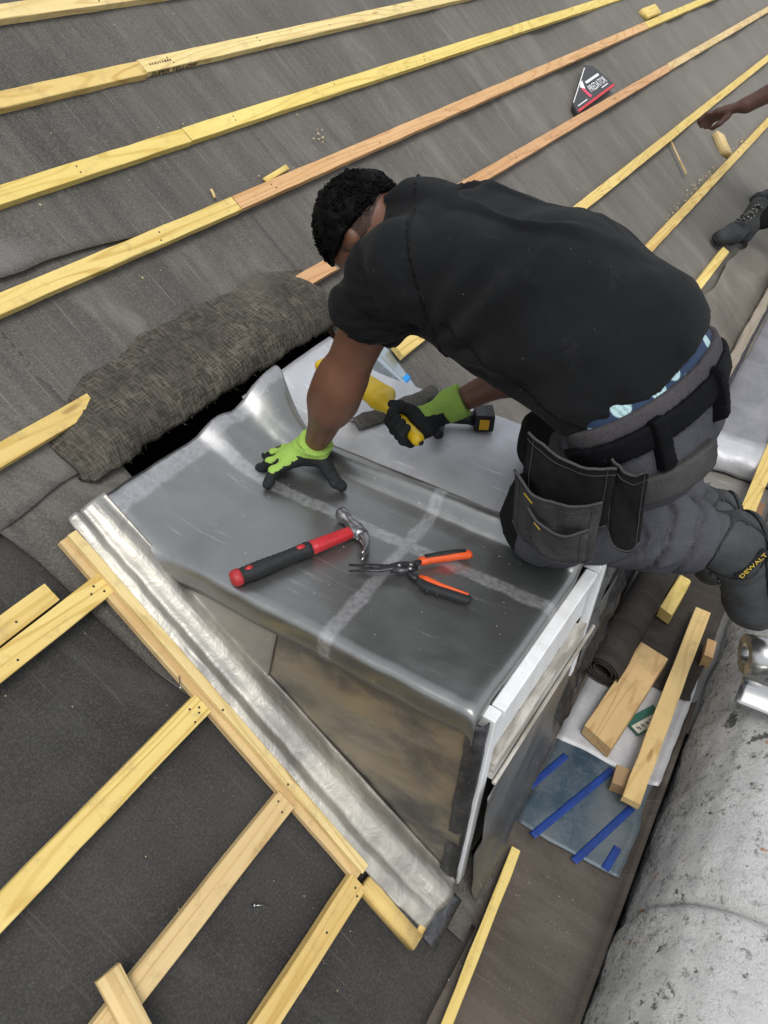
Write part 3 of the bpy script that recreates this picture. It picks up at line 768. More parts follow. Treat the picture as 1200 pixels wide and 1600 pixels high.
# timber strip beside the dormer (two lengths, grooved)
def strip(a, b, w, t, mat, label, seed):
    a = Vector(a); b = Vector(b); L = (b - a).length
    Mw = RM @ frame(a, b - a, (0, 0, 1))
    e = thing('edge_strip', None, label, 'timber strip', 'timber strips along the dormer flashing', M=Mw)
    v, f = board_vf(L, w, t * .55, seed, .0008, chip=.002); mk('base_strip', v, f, M[mat], M=Mw, parent=e, local=True, smooth=False)
    v, f = board_vf(L - .004, w * .55, t * .45, seed + 1, .0006, chip=.002); mk('top_strip', v, f, M['wood_orange' if mat != 'wood_pale' else mat], M=Mw @ T((.001, w * .2, t * .55 + .0008)), parent=e, local=True, smooth=False)
    return e, Mw
e1, m1 = strip((.692, 1.215, .012), (.664, .228, .012), .040, .038, 'wood_pale', 'long timber strip running down the slope beside the bright lead flashing', 3)
nails_on(e1, m1, [(.5, -.0), (.72, .0)], .039)
a = Vector((.655, .205, .012)); b = Vector((.650, .020, .012))
Ms = RM @ frame(a, b - a, (0, 0, 1))
e2 = thing('edge_strip', None, 'short yellow timber strip at the foot of the lead flashing', 'timber strip', 'timber strips along the dormer flashing', M=Ms)
vv, ff = board_vf(.185, .038, .026, 17); mk('base_strip', vv, ff, M['wood_yellow'], M=Ms, parent=e2, local=True)
vv, ff = board_vf(.05, .018, .024, 18); mk('end_block', vv, ff, M['wood_yellow'], M=Ms @ T((.176, .018, .001)) @ Matrix.Rotation(math.pi / 2, 4, 'Z'), parent=e2, local=True)
# printed wording on the stamped batten
tv, tf = text_vf('SUPER YELLOW', .023)
tv[:, 0] *= 1.25
mk('lettering', tv, tf, M['ink'], M=Mbsy @ T((.02, -BW / 2 - .0012, .004)) @ Matrix.Rotation(math.pi / 2, 4, 'X'), parent=bsy, local=True, smooth=False)
r_ = random.Random(4); marks = []
for k in range(9):
    x = .03 + k * .0105; marks.append(box_vf(x, x + r_.uniform(.004, .008), -.004, .003, BT - .001, BT + .0005, .0001))
vv, ff = join(marks); mk('grading_stamp', vv, ff, M['ink'], M=Mbsy, parent=bsy, local=True, smooth=False)

# ================================================================== FOLDED-BACK FELT above the dormer
kx = np.array([.815, .84, .93, 1.0, 1.21, 1.45, 1.69, 1.76, 1.83])
kb = np.array([1.30, 1.272, 1.276, 1.280, 1.280, 1.282, 1.278, 1.275, 1.278])
kt = np.array([1.405, 1.44, 1.475, 1.50, 1.52, 1.52, 1.515, 1.50, 1.472])
xs = np.linspace(.815, 1.83, 150); nt = 60
U, W = np.meshgrid(xs, np.linspace(0, 1, nt), indexing='ij')
kb_ = np.interp(xs, kx, kb) + .006 * N2(xs * 14, xs * 0, 1, 3) + .004 * N2(xs * 60, xs * 0, 1, 6); kt_ = np.interp(xs, kx, kt) + .010 * N2(xs * 9, xs * 0, 1, 5)
V = kb_[:, None] + (kt_ - kb_)[:, None] * W
endf = (.35 + .65 * np.clip((U - .815) / .07, 0, 1)) * (.45 + .55 * np.clip((1.83 - U) / .03, 0, 1))
H = .010 + .040 * np.where(W < .3, np.sin(np.clip(W / .3, 0, 1) * np.pi / 2) ** .6, np.cos(np.clip((W - .3) / .7, 0, 1) * np.pi / 2) ** 1.15) * endf + .016 * (1 - W) * endf
H += (.013 * N2(U * 6, V * 9, 1, 7) + .007 * N2(U * 17, V * 8, 1, 8) + .006 * np.sin(U * 46 + 5 * N2(U * 4, V * 4, 1, 2)) * N2(U * 3, V * 5, 1, 19)) * np.sin(np.pi * W) ** .5
V = V + .004 * N2(U * 30, W * 2, 1, 11) * (1 - W)
# tuck the lower edge under, like a fold
tuck = np.stack([U[:, 0], V[:, 0] + .02, H[:, 0] - .014], -1)
P_ = np.stack([U, V, H], -1); P_ = np.concatenate([tuck[:, None, :], P_], 1)
vv, ff = sheet(P_[..., 0], P_[..., 1], P_[..., 2], .006, (0, 0, -1))
flap = tag(mk('felt_flap', vv, ff, M['hessian'], M=RM, local=True), 'brown hessian-backed roofing felt folded back above the dormer opening', 'felt')
# frayed threads along its torn edges
fr = []
r = random.Random(3)
for k in range(70):
    if r.random() < .4: x = r.uniform(.9, 1.82); i = int((x - .815) / (1.83 - .815) * 149); p = Vector((x, V[i, 0], H[i, 0] - .004)); d = Vector((r.uniform(-.4, .4), -1, r.uniform(-.3, .4)))
    else: j = r.randrange(nt); p = Vector((1.828, V[149, j], H[149, j])); d = Vector((1, r.uniform(-.6, .3), r.uniform(-.1, .5)))
    L = r.uniform(.004, .014); q = p + d.normalized() * L * .6; e = p + d.normalized() * L + Vector((r.uniform(-1, 1), r.uniform(-1, 1), r.uniform(-1, 1))) * L * .4
    fr.append(tube([p, q, e], [.0007, .0006, .0003], 4))
vv, ff = join(fr); tag(mk('frayed_thread', vv, ff, M['hessian'], M=RM, parent=flap, local=True), kind='stuff')

# ================================================================== DORMER
dorm = thing('dormer', DORM, 'small flat-roofed dormer clad in grey lead with white front boards', 'dormer')
XL, XR, YF, ZT = .815, 1.745, .24, .80
# timber carcass behind the cladding
def yfront(x): return .243 - .05 * (x - .815)
prism = []
def slopeY(z): return QY + (z - QZ) / math.tan(PITCH)
for x in (XL + .012, XR - .012):
    prism.append(np.array([(x, yfront(x) + .03, .06), (x, slopeY(.06) + .05, .06), (x, slopeY(ZT - .03) + .05, ZT - .03), (x, yfront(x) + .03, ZT - .03)]))
vv, ff = loft(prism); mk('carcass', vv, ff, M['void_dark'], parent=dorm, smooth=False)
# ---- left top sheet: lips, flat, roll, back turned up the slope
sx = [(-.013, -.062), (-.014, -.046), (-.0135, -.03), (-.012, -.014), (-.008, -.004), (.0, .0012)]       # (dx from XL, dz)
flatx = list(np.linspace(.02, .412, 46))
rollc = .486
rollp = [(.424, .0), (.434, .003), (.442, .010), (.449, .020), (.456, .034), (.464, .044), (.474, .049), (.484, .049), (.493, .044), (.501, .034), (.507, .02), (.510, .008), (.511, -.002)]
prof = sx + [(a, .0) for a in flatx] + rollp
ty = [(.003, -.032), (.001, -.022), (.003, -.010), (.009, -.0025), (.018, .001)]
flaty = list(np.linspace(.03, .76, 70)); back = np.linspace(.775, .962, 24)
rows = [(a, b, 0) for a, b in ty] + [(a, 0., 0) for a in flaty] + [(a, 0., 1) for a in back]
U = np.zeros((len(prof), len(rows))); V = U.copy(); Z = U.copy()
for i, (dx, dz) in enumerate(prof):
    for j, (dy, fz, bk) in enumerate(rows):
        x = XL + dx; yf = yfront(x) + dy; z = ZT + dz + fz
        bt = max(0.0, (dy - .76) / .20)                 # 0..1 up the back
        z += .068 * bt ** 1.5                           # turned up over the slope
        if dx < .01:                                   # left lip spreads out over the side flashing at the back
            k = max(0, (dy - .66) / .30)
            x -= .055 * k ** 1.5 * min(1, -dz / .03 + .2); z -= .010 * k
        if dx > .43:                                   # roll flattens and flares as it climbs the back
            k = max(0, min(1, (dy - .70) / .25)); z += (-dz) * k * .6 + .05 * k ** 2 * (dx - .43) / .08; x += .11 * k ** 1.6 * (dx - .43) / .08
        if .30 < dx <= .45:
            k = max(0, min(1, (dy - .74) / .2)); z += .02 * k * math.sin((dx - .3) / .15 * math.pi)
        U[i, j] = x; V[i, j] = yf; Z[i, j] = z
Z += .0012 * N2(U * 5, V * 5, 1, 2) + .0006 * N2(U * 16, V * 16, 1, 4) + .003 * np.clip((V - 1.0) / .2, 0, 1) * N2(U * 12, V * 12, 1, 9)
Z += -.004 * np.exp(-((U - 1.05) / .2) ** 2 - ((V - .6) / .3) ** 2)
# soft dressed step just inside the roll and the front drip
Z += .005 * np.exp(-((U - 1.243) / .012) ** 2) * (V < 1.05) + .003 * np.exp(-((V - yfront(U) - .03) / .012) ** 2)
U += .003 * N2(V * 9, V * 0 + 2, 1, 5); V += .002 * N2(U * 9, U * 0 + 4, 1, 6)
vv, ff = sheet(U, V, Z, .0022); o = mk('top_sheet', vv, ff, M['lead_top'], parent=dorm)
tag(o, 'grey lead top sheet with pale scuffed lines')
# ---- right top sheet, pale oxidised lead
U, V = np.meshgrid(np.linspace(1.323, 1.752, 40), np.linspace(0, 1, 70), indexing='ij')
V = (yfront(U) - .008) + (1.225 - yfront(U)) * V
Z = ZT - .002 + .07 * np.clip((V - 1.04) / .18, 0, 1) ** 1.4 + .0025 * N2(U * 6, V * 6, 1, 13) + .003 * np.exp(-((V - .62) / .012) ** 2) * N2(U * 20, V, 1, 3)
Z -= .03 * np.clip((1.735 - U) / -.018, 0, 1) ** 2; Z -= .035 * np.clip((V - yfront(U) - .012) / -.02, 0, 1) ** 2
vv, ff = sheet(U, V, Z, .0022); o = mk('top_sheet', vv, ff, M['lead_white'], parent=dorm); tag(o, 'pale oxidised lead sheet under the kneeling worker')
# dark polished lead saddle under the knee
U, V = np.meshgrid(np.linspace(1.315, 1.46, 16), np.linspace(.225, .40, 16), indexing='ij')
vv, ff = sheet(U + .01 * N2(V * 9, V * 0, 1, 2), V, ZT + .004 + .002 * N2(U * 12, V * 12, 1, 3), .002); mk('knee_saddle', vv, ff, M['lead_dark'], parent=dorm)
# ---- cheek: main tarnished panel and a smaller overlapping panel
def cheek_grid(y0f, y1f, z0, z1, nz, ny, off, mat, name, label=None, amp=.005, seed=1):
    zz = np.linspace(z0, z1, nz); Zg, W = np.meshgrid(zz, np.linspace(0, 1, ny), indexing='ij')
    Y = y0f(zz)[:, None] + (y1f(zz) - y0f(zz))[:, None] * W
    Xg = XL - off - amp * (.6 + N2(Y * 4, Zg * 4, 1, seed)) * .6 - .002 * N2(Y * 14, Zg * 14, 1, seed + 1)
    v, f = sheet(Xg, Y, Zg, .002, (1, 0, 0)); o = mk(name, v, f, mat, parent=dorm)
    if label: tag(o, label)
    return o
yb = lambda z: slopeY(z) + .06
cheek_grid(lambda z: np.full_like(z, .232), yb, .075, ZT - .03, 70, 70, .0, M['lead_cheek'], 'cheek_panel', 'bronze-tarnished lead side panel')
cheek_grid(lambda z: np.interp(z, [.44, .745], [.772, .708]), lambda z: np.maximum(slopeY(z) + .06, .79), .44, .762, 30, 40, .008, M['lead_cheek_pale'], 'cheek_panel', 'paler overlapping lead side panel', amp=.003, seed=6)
# front corner wrap of the cheek lead
zz = np.linspace(.07, .775, 40); rings = []
for z in zz:
    w = .004 * math.sin(z * 23) + .003 * math.sin(z * 61)
    rings.append(np.array([(XL - .006 + w, .262, z), (XL - .009 + w, .243, z), (XL - .006 + w, .232, z), (XL + .004, .226, z), (XL + .016 + w, .2255, z), (XL + .016 + w, .2285, z), (XL + .004, .229, z), (XL - .003, .235, z), (XL - .004, .262, z)]))
vv, ff = loft(rings); mk('corner_wrap', vv, ff, M['lead_dark'], parent=dorm)
# ---- side flashing on the slope: dressed cove of bright lead
nv_ = 110; vs = np.linspace(.018, 1.245, nv_)
pr = [(.0, .043), (.012, .0485), (.024, .052), (.034, .049), (.041, .0455), (.048, .0475), (.058, .056), (.070, .0625), (.082, .065), (.094, .0635), (.104, .060), (.112, .0585), (.116, .061)]
prr = resample(np.array(pr), 36)
U = np.zeros((nv_, 36)); V = U.copy(); H = U.copy()
for i, v_ in enumerate(vs):
    x0 = np.interp(v_, [.018, .25, 1.24], [.680, .668, .712]) + .0012 * math.sin(v_ * 37) + .001 * math.sin(v_ * 91)
    x1 = XL - .004
    s = (prr[:, 0] / .116)
    U[i] = x0 + (x1 - x0) * s; V[i] = v_ + .004 * np.sin(s * 7) * (1 if i in (0,) else 0); H[i] = prr[:, 1]
edge = np.clip((.05 - U + np.interp(V, [.018, .25, 1.24], [.680, .668, .712])) / .05, 0, 1)
H += .0022 * N2(U * 40, V * 26, 1, 5) * edge + .0022 * N2(U * 12, V * 5, 1, 6) + .0010 * N2(U * 30, V * 22, 1, 7)
H -= .012 * np.clip((.22 - V) / .2, 0, 1) * np.clip(1 - (U - .66) / .1, 0, 1); H += .006 * np.clip((V - 1.1) / .14, 0, 1) * np.sin((U - .70) * 60)
vv, ff = sheet(U, V, H, .0022, (0, 0, -1))
Vw = np.array([RP(*p) for p in vv]); o = mk('side_flashing', Vw, ff, M['lead_bright'], parent=dorm); tag(o, 'bright dressed lead flashing strip along the side of the dormer')
# dark end of the flashing tucked beneath
U, V = np.meshgrid(np.linspace(.668, .80, 14), np.linspace(-.03, .2, 18), indexing='ij')
vv, ff = sheet(U, V, .034 + .004 * N2(U * 20, V * 20, 1, 3), .002, (0, 0, -1)); mk('under_flashing', np.array([RP(*p) for p in vv]), ff, M['lead_dark'], parent=dorm)
# ---- front boards
def fbox(name, x0, x1, y0, y1, z0, z1, mat, b=.003, label=None):
    Mx = frame((x0, yfront(x0), 0), (1, -.05, 0), (0, 0, 1))
    v, f = box_vf(0, x1 - x0, y0, y1, z0, z1, b); o = mk(name, v, f, mat, M=Mx, parent=dorm, local=True, smooth=False)
    if label: tag(o, label)
    return o
def jag_panel(name, x0, x1, y, z0f, z1f, mat, thick=.012, label=None):
    xs = np.linspace(x0, x1, 60); U, W = np.meshgrid(xs, np.linspace(0, 1, 10), indexing='ij')
    a = z0f(xs)[:, None]; b = z1f(xs)[:, None]
    v, f = sheet(U, yfront(U) + y, a + (b - a) * W, thick, (0, 1, 0)); o = mk(name, v, f, mat, parent=dorm, smooth=False)
    if label: tag(o, label)
    return o
fbox('corner_board', .834, .864, -.024, .02, .085, .775, M['white_paint'], label='white painted corner board')
jag_panel('fascia_board', .866, 1.322, -.018, lambda x: .625 + .006 * N2(x * 22, x * 0, 1, 3) + .004 * np.sign(np.sin(x * 60)) * (N2(x * 9, x * 0, 1, 5) > .1), lambda x: np.full_like(x, .768), M['white_paint'], label='white painted fascia panel with a chipped lower edge')
fbox('fascia_edge', .866, 1.318, -.028, .0015, .753, .777, M['white_paint'])
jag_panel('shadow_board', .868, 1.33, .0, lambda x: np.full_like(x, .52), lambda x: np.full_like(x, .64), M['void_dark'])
jag_panel('sill_board', .866, 1.35, -.034, lambda x: np.full_like(x, .536), lambda x: .592 + .004 * N2(x * 18, x * 0, 1, 8), M['weathered_paint'], thick=.03, label='weathered off-white sill board')
fbox('sill_lip', .866, 1.40, -.044, -.0345, .522, .534, M['weathered_paint'])
fbox('trim_post', 1.336, 1.358, -.034, .02, .38, .792, M['white_paint'], label='narrow white trim post')
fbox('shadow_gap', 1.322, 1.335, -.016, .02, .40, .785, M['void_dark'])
fbox('trim_cap', 1.318, 1.372, -.03, .01, .775, .797, M['white_paint'])
# lead apron from sill to gutter
xs = np.linspace(.83, 1.62, 60); pz = np.array([(.199, .525), (.194, .46), (.190, .36), (.190, .26), (.188, .17), (.183, .115), (.175, .082), (.162, .060)]); pr2 = resample(pz, 26)
U = np.repeat(xs[:, None], 26, 1); V = np.repeat(pr2[None, :, 0], 60, 0) + .030 * (U - .83) * np.linspace(-.6, 1, 26)[None, :]; Z = np.repeat(pr2[None, :, 1], 60, 0) + .0
V += .005 * N2(U * 7, Z * 9, 1, 4) + .0; Z += .004 * N2(U * 9, V * 9, 1, 5)
V[:, -4:] += .006 * N2(xs * 10, xs * 0, 1, 2)[:, None]
vv, ff = sheet(U, V, Z, .003, (0, .6, -.8)); o = mk('apron', vv, ff, M['lead_apron'], parent=dorm); tag(o, 'dull lead apron sloping down to the gutter')
# lap line on the apron
vv, ff = box_vf(1.03, 1.036, .208, .214, .10, .40, .001)
jag_panel('front_lining', .835, 1.40, -.008, lambda x: np.full_like(x, .07), lambda x: np.full_like(x, .5), M['lead_apron'], thick=.003)
# crumpled dark lead on the right half of the front
xs = np.linspace(1.372, 1.74, 60); U, Zg = np.meshgrid(xs, np.linspace(.12, .775, 60), indexing='ij')
V = yfront(U) - .004 + .028 * N2(U * 11, Zg * 6, 1, 21, 4) - .03 * np.clip((.3 - Zg) / .2, 0, 1)
U = U + .012 * N2(Zg * 14, U * 4, 1, 23)
vv, ff = sheet(U, V, Zg, .003, (0, 1, 0)); o = mk('crumpled_lead', vv, ff, M['lead_dark'], parent=dorm); tag(o, 'crumpled dark lead on the dormer front')
# pale dressed ridge of lead poking out beside the trim post
pts = [(1.385, .205, .76), (1.40, .19, .66), (1.395, .2, .56), (1.41, .185, .46), (1.40, .195, .36)]
U = np.zeros((5, 9)); V = U.copy(); Z = U.copy()
for i, p in enumerate(pts):
    for j in range(9):
        U[i, j] = p[0] + j * .010; V[i, j] = p[1] + .016 * math.sin(j * 1.3 + i); Z[i, j] = p[2]
vv, ff = sheet(U, V, Z, .002, (0, 1, 0)); mk('loose_flashing', vv, ff, M['lead_apron'], parent=dorm)

# pale lead upstand with blue tape behind the dormer
ups = thing('lead_soaker', RP(1.86, 1.05, .02), 'small pale blue-grey lead soaker with bright blue tape behind the yellow tool', 'lead sheet')
q = [np.array(p) for p in ((1.75, 1.16), (1.925, 1.175), (1.90, .955), (1.80, .955))]
U = np.zeros((14, 12)); V = U.copy(); H = U.copy()
for i in range(14):
    for j in range(12):
        s, t = i / 13, j / 11
        p = (1 - s) * ((1 - t) * q[0] + t * q[3]) + s * ((1 - t) * q[1] + t * q[2])
        U[i, j], V[i, j] = p; H[i, j] = .026 + .035 * math.exp(-((s - .25) / .16) ** 2) - .02 * s
vv, ff = sheet(U, V, H, .002, (0, 0, -1)); mk('lead_piece', np.array([RP(*p) for p in vv]), ff, M['lead_sky'], parent=ups)
U2 = U[5:14, 8:10]; V2 = V[5:14, 8:10]; vv, ff = sheet(U2, V2, H[5:14, 8:10] + .003, .001, (0, 0, -1)); mk('tape', np.array([RP(*p) for p in vv]), ff, M['tape_cyan'], parent=ups)

# ================================================================== GUTTER CONTENTS
def lay(name, x0, x1, y0, y1, z, mat, label, cat, seed, amp=.004, curl=.0):
    xs = np.linspace(x0, x1, 26); U, W = np.meshgrid(xs, np.linspace(0, 1, 16), indexing='ij')
    a = y0 + .006 * N2(xs * 9, xs * 0, 1, seed); b = y1 + .006 * N2(xs * 9, xs * 0, 1, seed + 1)
    V = a[:, None] + (b - a)[:, None] * W
    U = U + .004 * N2(V * 12, V * 0, 1, seed + 3)
    Z = z + amp * .5 + amp * .5 * N2(U * 7, V * 7, 1, seed + 2) + curl * np.clip((-.10 - V) / .04, 0, 1) ** 2
    v, f = sheet(U, V, Z, .003)
    return tag(mk(name, v, f, mat, M=T(((x0 + x1) / 2, (y0 + y1) / 2, z))), label, cat)
bl = lay('membrane_sheet', 1.098, 1.418, -.118, .176, .010, M['lead_blue'], 'blue-tinged sheet with diagonal blue tape lines in the gutter', 'sheet', 3, .003, .03)
for k, (a, b) in enumerate((((1.365, .13), (1.215, .181)), ((1.395, -.0), (1.085, .118)), ((1.31, -.085), (1.080, -.002)), ((1.180, -.088), (1.104, -.078)))):
    a = Vector((*a, .0158)); b = Vector((*b, .0158)); L = (b - a).length; n = 14
    dd = (b - a) / L; U, V = np.meshgrid(np.linspace(0, L, n * 2), np.linspace(-.0105, .0105, 5), indexing='ij')
    X_ = a.x + dd.x * U - dd.y * V; Y_ = a.y + dd.y * U + dd.x * V
    Z_ = .010 + .0015 + .0015 * N2(X_ * 7, Y_ * 7, 1, 5) + .03 * np.clip((-.10 - Y_) / .04, 0, 1) ** 2 + .0012
    v, f = sheet(X_, Y_, Z_, .0003); mk('tape', v, f, M['tape_blue'], parent=bl)
lay('lead_sheet', 1.405, 1.90, -.128, .178, .014, M['lead_white'], 'whitish lead sheet under the loose planks in the gutter', 'lead sheet', 13, .003, .03)
lay('felt_offcut', 1.74, 2.42, -.13, .14, .021, M['felt_roll'], 'dark brown felt lying flat in the gutter beside the felt roll', 'felt', 23, .004, .03)
# card packet peeping out between the planks
pk = thing('printed_packet', (1.62, -.03, .02), 'green and cream printed packet between the two planks', 'packet')
v, f = box_vf(-.06, .06, -.03, .03, 0, .004, .0005); Mx = T((1.60, -.030, .0245)) @ Matrix.Rotation(-.5, 4, 'Z')
mk('green_panel', v, f, M['card_green'], M=Mx, parent=pk, local=True, smooth=False)
v, f = box_vf(-.055, .045, -.026, .004, .0045, .005, .0001); mk('cream_panel', v, f, M['card_cream'], M=Mx, parent=pk, local=True, smooth=False)
zig = []
for k in range(5):
    x = -.045 + k * .018
    zig += [box_vf(x, x + .003, -.016, -.004, .0052, .0056, .0001), box_vf(x + .006, x + .009, -.02, -.008, .0052, .0056, .0001), box_vf(x, x + .009, -.011, -.009, .0052, .0056, .0001)]
v, f = join(zig); mk('printed_marks', v, f, M['card_dark'], M=Mx, parent=pk, local=True, smooth=False)

def plank(name, a, b, w, t, mat, label, seed, cat='plank', chip=.001, ends=(0, 0), tilt=(0, 0, 1)):
    a = Vector(a); b = Vector(b); v, f = board_vf((b - a).length, w, t, seed, .0012, ends, chip)
    return tag(mk(name, v, f, M[mat], M=frame(a, b - a, tilt), local=True, smooth=False), label, cat)
plank('timber_offcut', (1.432, .072, .024), (1.842, .026, .024), .097, .046, 'wood_tan', 'wide tan timber offcut lying on the whitish lead sheet', 41, ends=(.25, .1))
plank('plank', (1.282, -.073, .0605), (2.105, -.063, .048), .050, .026, 'wood_tan', 'long tan plank along the gutter, split at its far end', 42)
plank('timber_block', (1.325, -.034, .0175), (1.388, -.026, .0175), .045, .042, 'wood_brown', 'small reddish block propping the near end of the long plank', 43, cat='block')
plank('timber_offcut', (2.025, .043, .031), (2.225, .030, .031), .046, .045, 'wood_lemon', "yellow offcut on the dark felt beneath the worker's trouser hem", 44, ends=(.3, .1), chip=.006)
plank('timber_block', (1.90, -.128, .03), (1.975, -.122, .03), .028, .055, 'wood_tan', 'small block wedged between the long plank and the coping', 45, cat='block')
plank('plank', (2.60, -.078, .05), (3.75, -.083, .13), .056, .03, 'wood_yellow', 'yellow plank climbing the gutter step beyond the boot', 46)
plank('timber_block', (2.77, -.115, .0), (2.855, -.113, .0), .04, .05, 'wood_brown', 'brown block beside the yellow plank beyond the boot', 47, cat='block')
plank('stick', (1.018, .138, .006), (.50, .100, .006), .025, .03, 'wood_yellow', 'thin square stick lying in the brown gutter at the bottom edge', 48)
# felt roll with a spiral end
ax0 = Vector((1.655, .142, .083)); ax1 = Vector((2.36, .112, .083)); dr = (ax1 - ax0).normalized()
uu = Vector((0, 0, 1)); ww = dr.cross(uu).normalized(); uu = ww.cross(dr)
nS = 110; th_ = np.linspace(0, 2 * math.pi * 3.2, nS); R_ = .026 + (.060 - .026) * (th_ / th_[-1])
nL = 34; U = np.zeros((nL, nS)); V = U.copy(); Z = U.copy()
for i in range(nL):
    c = ax0 + (ax1 - ax0) * (i / (nL - 1))
    for j in range(nS):
        rr = R_[j] * (1 + .03 * math.sin(i * .9 + th_[j] * 1.3) * (j / nS))
        p = c + uu * rr * math.cos(th_[j] + 2.4) + ww * rr * math.sin(th_[j] + 2.4) * 1.05 + dr * (.006 * math.sin(th_[j]) if i == 0 else 0)
        U[i, j], V[i, j], Z[i, j] = p
vv, ff = sheet(U, V, Z); rl = mk('felt_roll', vv, ff, M['felt_roll'], M=T((2.0, .13, .02))); tag(rl, 'dark roll of roofing felt lying along the gutter beside the dormer', 'roll')
md = rl.modifiers.new('thickness', 'SOLIDIFY'); md.thickness = .003
# lead roll and a curled lead strip on the coping
rr0 = Vector((1.655, -.188, .395)); rr1 = Vector((1.79, -.50, .405)); dr = (rr1 - rr0).normalized()
uu = Vector((0, 0, 1)); ww = dr.cross(uu).normalized(); uu = ww.cross(dr)
th_ = np.linspace(0, 2 * math.pi * 8, 240); R_ = .030 + .026 * (th_ / th_[-1]); U = np.zeros((8, 240)); V = U.copy(); Z = U.copy()
for i in range(8):
    c = rr0 + (rr1 - rr0) * (i / 7)
    for j in range(240):
        p = c + uu * R_[j] * math.cos(th_[j] + 3.6) + ww * R_[j] * math.sin(th_[j] + 3.6); U[i, j], V[i, j], Z[i, j] = p
vv, ff = sheet(U, V, Z); lr = mk('lead_roll', vv, ff, M['lead_roll'], M=T((1.67, -.3, .36))); tag(lr, 'shiny roll of new lead lying on the coping at the right edge', 'roll')
md = lr.modifiers.new('thickness', 'SOLIDIFY'); md.thickness = .003
U, W = np.meshgrid(np.linspace(0, 1, 16), np.linspace(0, 1, 14), indexing='ij')
X_ = 1.50 + .085 * W; Y_ = -.200 - .26 * U; Z_ = .375 + .05 * np.sin(W * 2.6) * .5 + .02 * U
vv, ff = sheet(X_, Y_, Z_, .002); tag(mk('lead_offcut', vv, ff, M['lead_roll'], M=T((1.53, -.3, .36))), 'curled offcut of new lead beside the lead roll', 'lead sheet')

# ================================================================== TOOLS
def ell_loft(stations, k=16, expo=2.0):
    """stations: (x, cy, cz, ry, rz) -> loft along x"""
    rings = []
    for (x, cy, cz, ry, rz) in stations:
        a = np.linspace(0, 2 * math.pi, k, endpoint=False); c = np.cos(a); s = np.sin(a)
        rings.append(np.stack([np.full(k, x), cy + ry * np.sign(c) * np.abs(c) ** (2 / expo), cz + rz * np.sign(s) * np.abs(s) ** (2 / expo)], -1))
    return loft(rings)
# ---- claw hammer
hm = thing('claw_hammer', (.819, .828, .800), 'claw hammer with red and black grip lying on the lead top', 'hammer', M=frame((.819, .828, .8005), (.271, -.128, 0), (0, 0, 1)))
HM = WM[hm.name]
def hp(name, vf, mat): return mk(name, vf[0], vf[1], M[mat], M=HM, parent=hm, local=True)
hp('end_cap', ell_loft([(-.006, 0, .020, .008, .010), (-.003, 0, .020, .017, .015), (.004, 0, .020, .0205, .0175), (.012, 0, .020, .0205, .0175), (.0165, 0, .020, .019, .0165)]), 'rubber_red')
gr = [(.016, 0, .020, .0185, .0162)]
for k in range(26):
    x = .02 + k * .0062; b = .0009 * (k % 2); wv = .0018 * math.sin((x - .02) / .15 * 2 * math.pi)
    gr.append((x, 0, .0195, .0165 + wv + b, .0152 + b))
gr += [(.182, 0, .019, .0172, .0155), (.186, 0, .019, .0155, .014)]
grip = hp('grip', ell_loft(gr, 18, 2.4), 'rubber_black')
for (xa, xb, w) in ((.150, .172, .007), (.028, .046, .006)):
    v, f = ell_loft([(xa, 0, .034, .0015, .001), (xa + .006, 0, .035, w * .9, .0022), (xb - .006, 0, .035, w, .0022), (xb, 0, .034, .0015, .001)], 10)
    mk('inlay', v, f, M['plastic_red'], M=HM, parent=grip, local=True)
hp('shaft', ell_loft([(.184, 0, .019, .0155, .0135), (.20, 0, .019, .0158, .0135), (.24, 0, .0185, .0148, .0125), (.285, 0, .018, .0138, .0118), (.290, 0, .018, .0132, .0112)], 18, 3.0), 'plastic_red')
# head: socket, cheek, poll, forked claw (swept along y, curving back)
def ysweep(st, k=12, ex=2.6):
    rings = []
    for (x, y, z, rx, rz, tilt) in st:
        a = np.linspace(0, 2 * math.pi, k, endpoint=False); c = np.cos(a); s = np.sin(a)
        px = rx * np.sign(c) * np.abs(c) ** (2 / ex); pz = rz * np.sign(s) * np.abs(s) ** (2 / ex)
        rings.append(np.stack([x + px * math.cos(tilt), y + px * math.sin(tilt), z + pz], -1))
    return loft(rings)
hd = ysweep([(.306, -.024, .018, .016, .0125, .0), (.305, -.010, .018, .0165, .0145, 0), (.304, .012, .018, .0165, .0145, 0), (.304, .026, .018, .013, .0125, 0), (.304, .042, .018, .0105, .0115, 0), (.304, .047, .018, .0145, .0155, 0), (.304, .066, .018, .0155, .0165, 0), (.304, .071, .018, .0140, .0150, 0), (.304, .0735, .018, .008, .009, 0)], 16)
cl = []
for sgn in (-1, 1):
    st = []
    for k in range(9):
        t = k / 8; ang = t * 1.05
        st.append((.306 - .055 * (1 - math.cos(ang)) * 1.35, -.022 - .062 * math.sin(ang) / math.sin(1.05) * .95, .018 + sgn * (.0068 + .004 * t), .0135 * (1 - t * .82), .0052 * (1 - t * .45), -ang * .75))
    cl.append(ysweep(st, 10))
so = ell_loft([(.288, 0, .018, .0145, .012), (.296, 0, .018, .0165, .0135), (.312, 0, .018, .0165, .0135), (.319, 0, .018, .013, .011)], 16, 3)
hp('head', join([hd, so] + cl), 'steel')
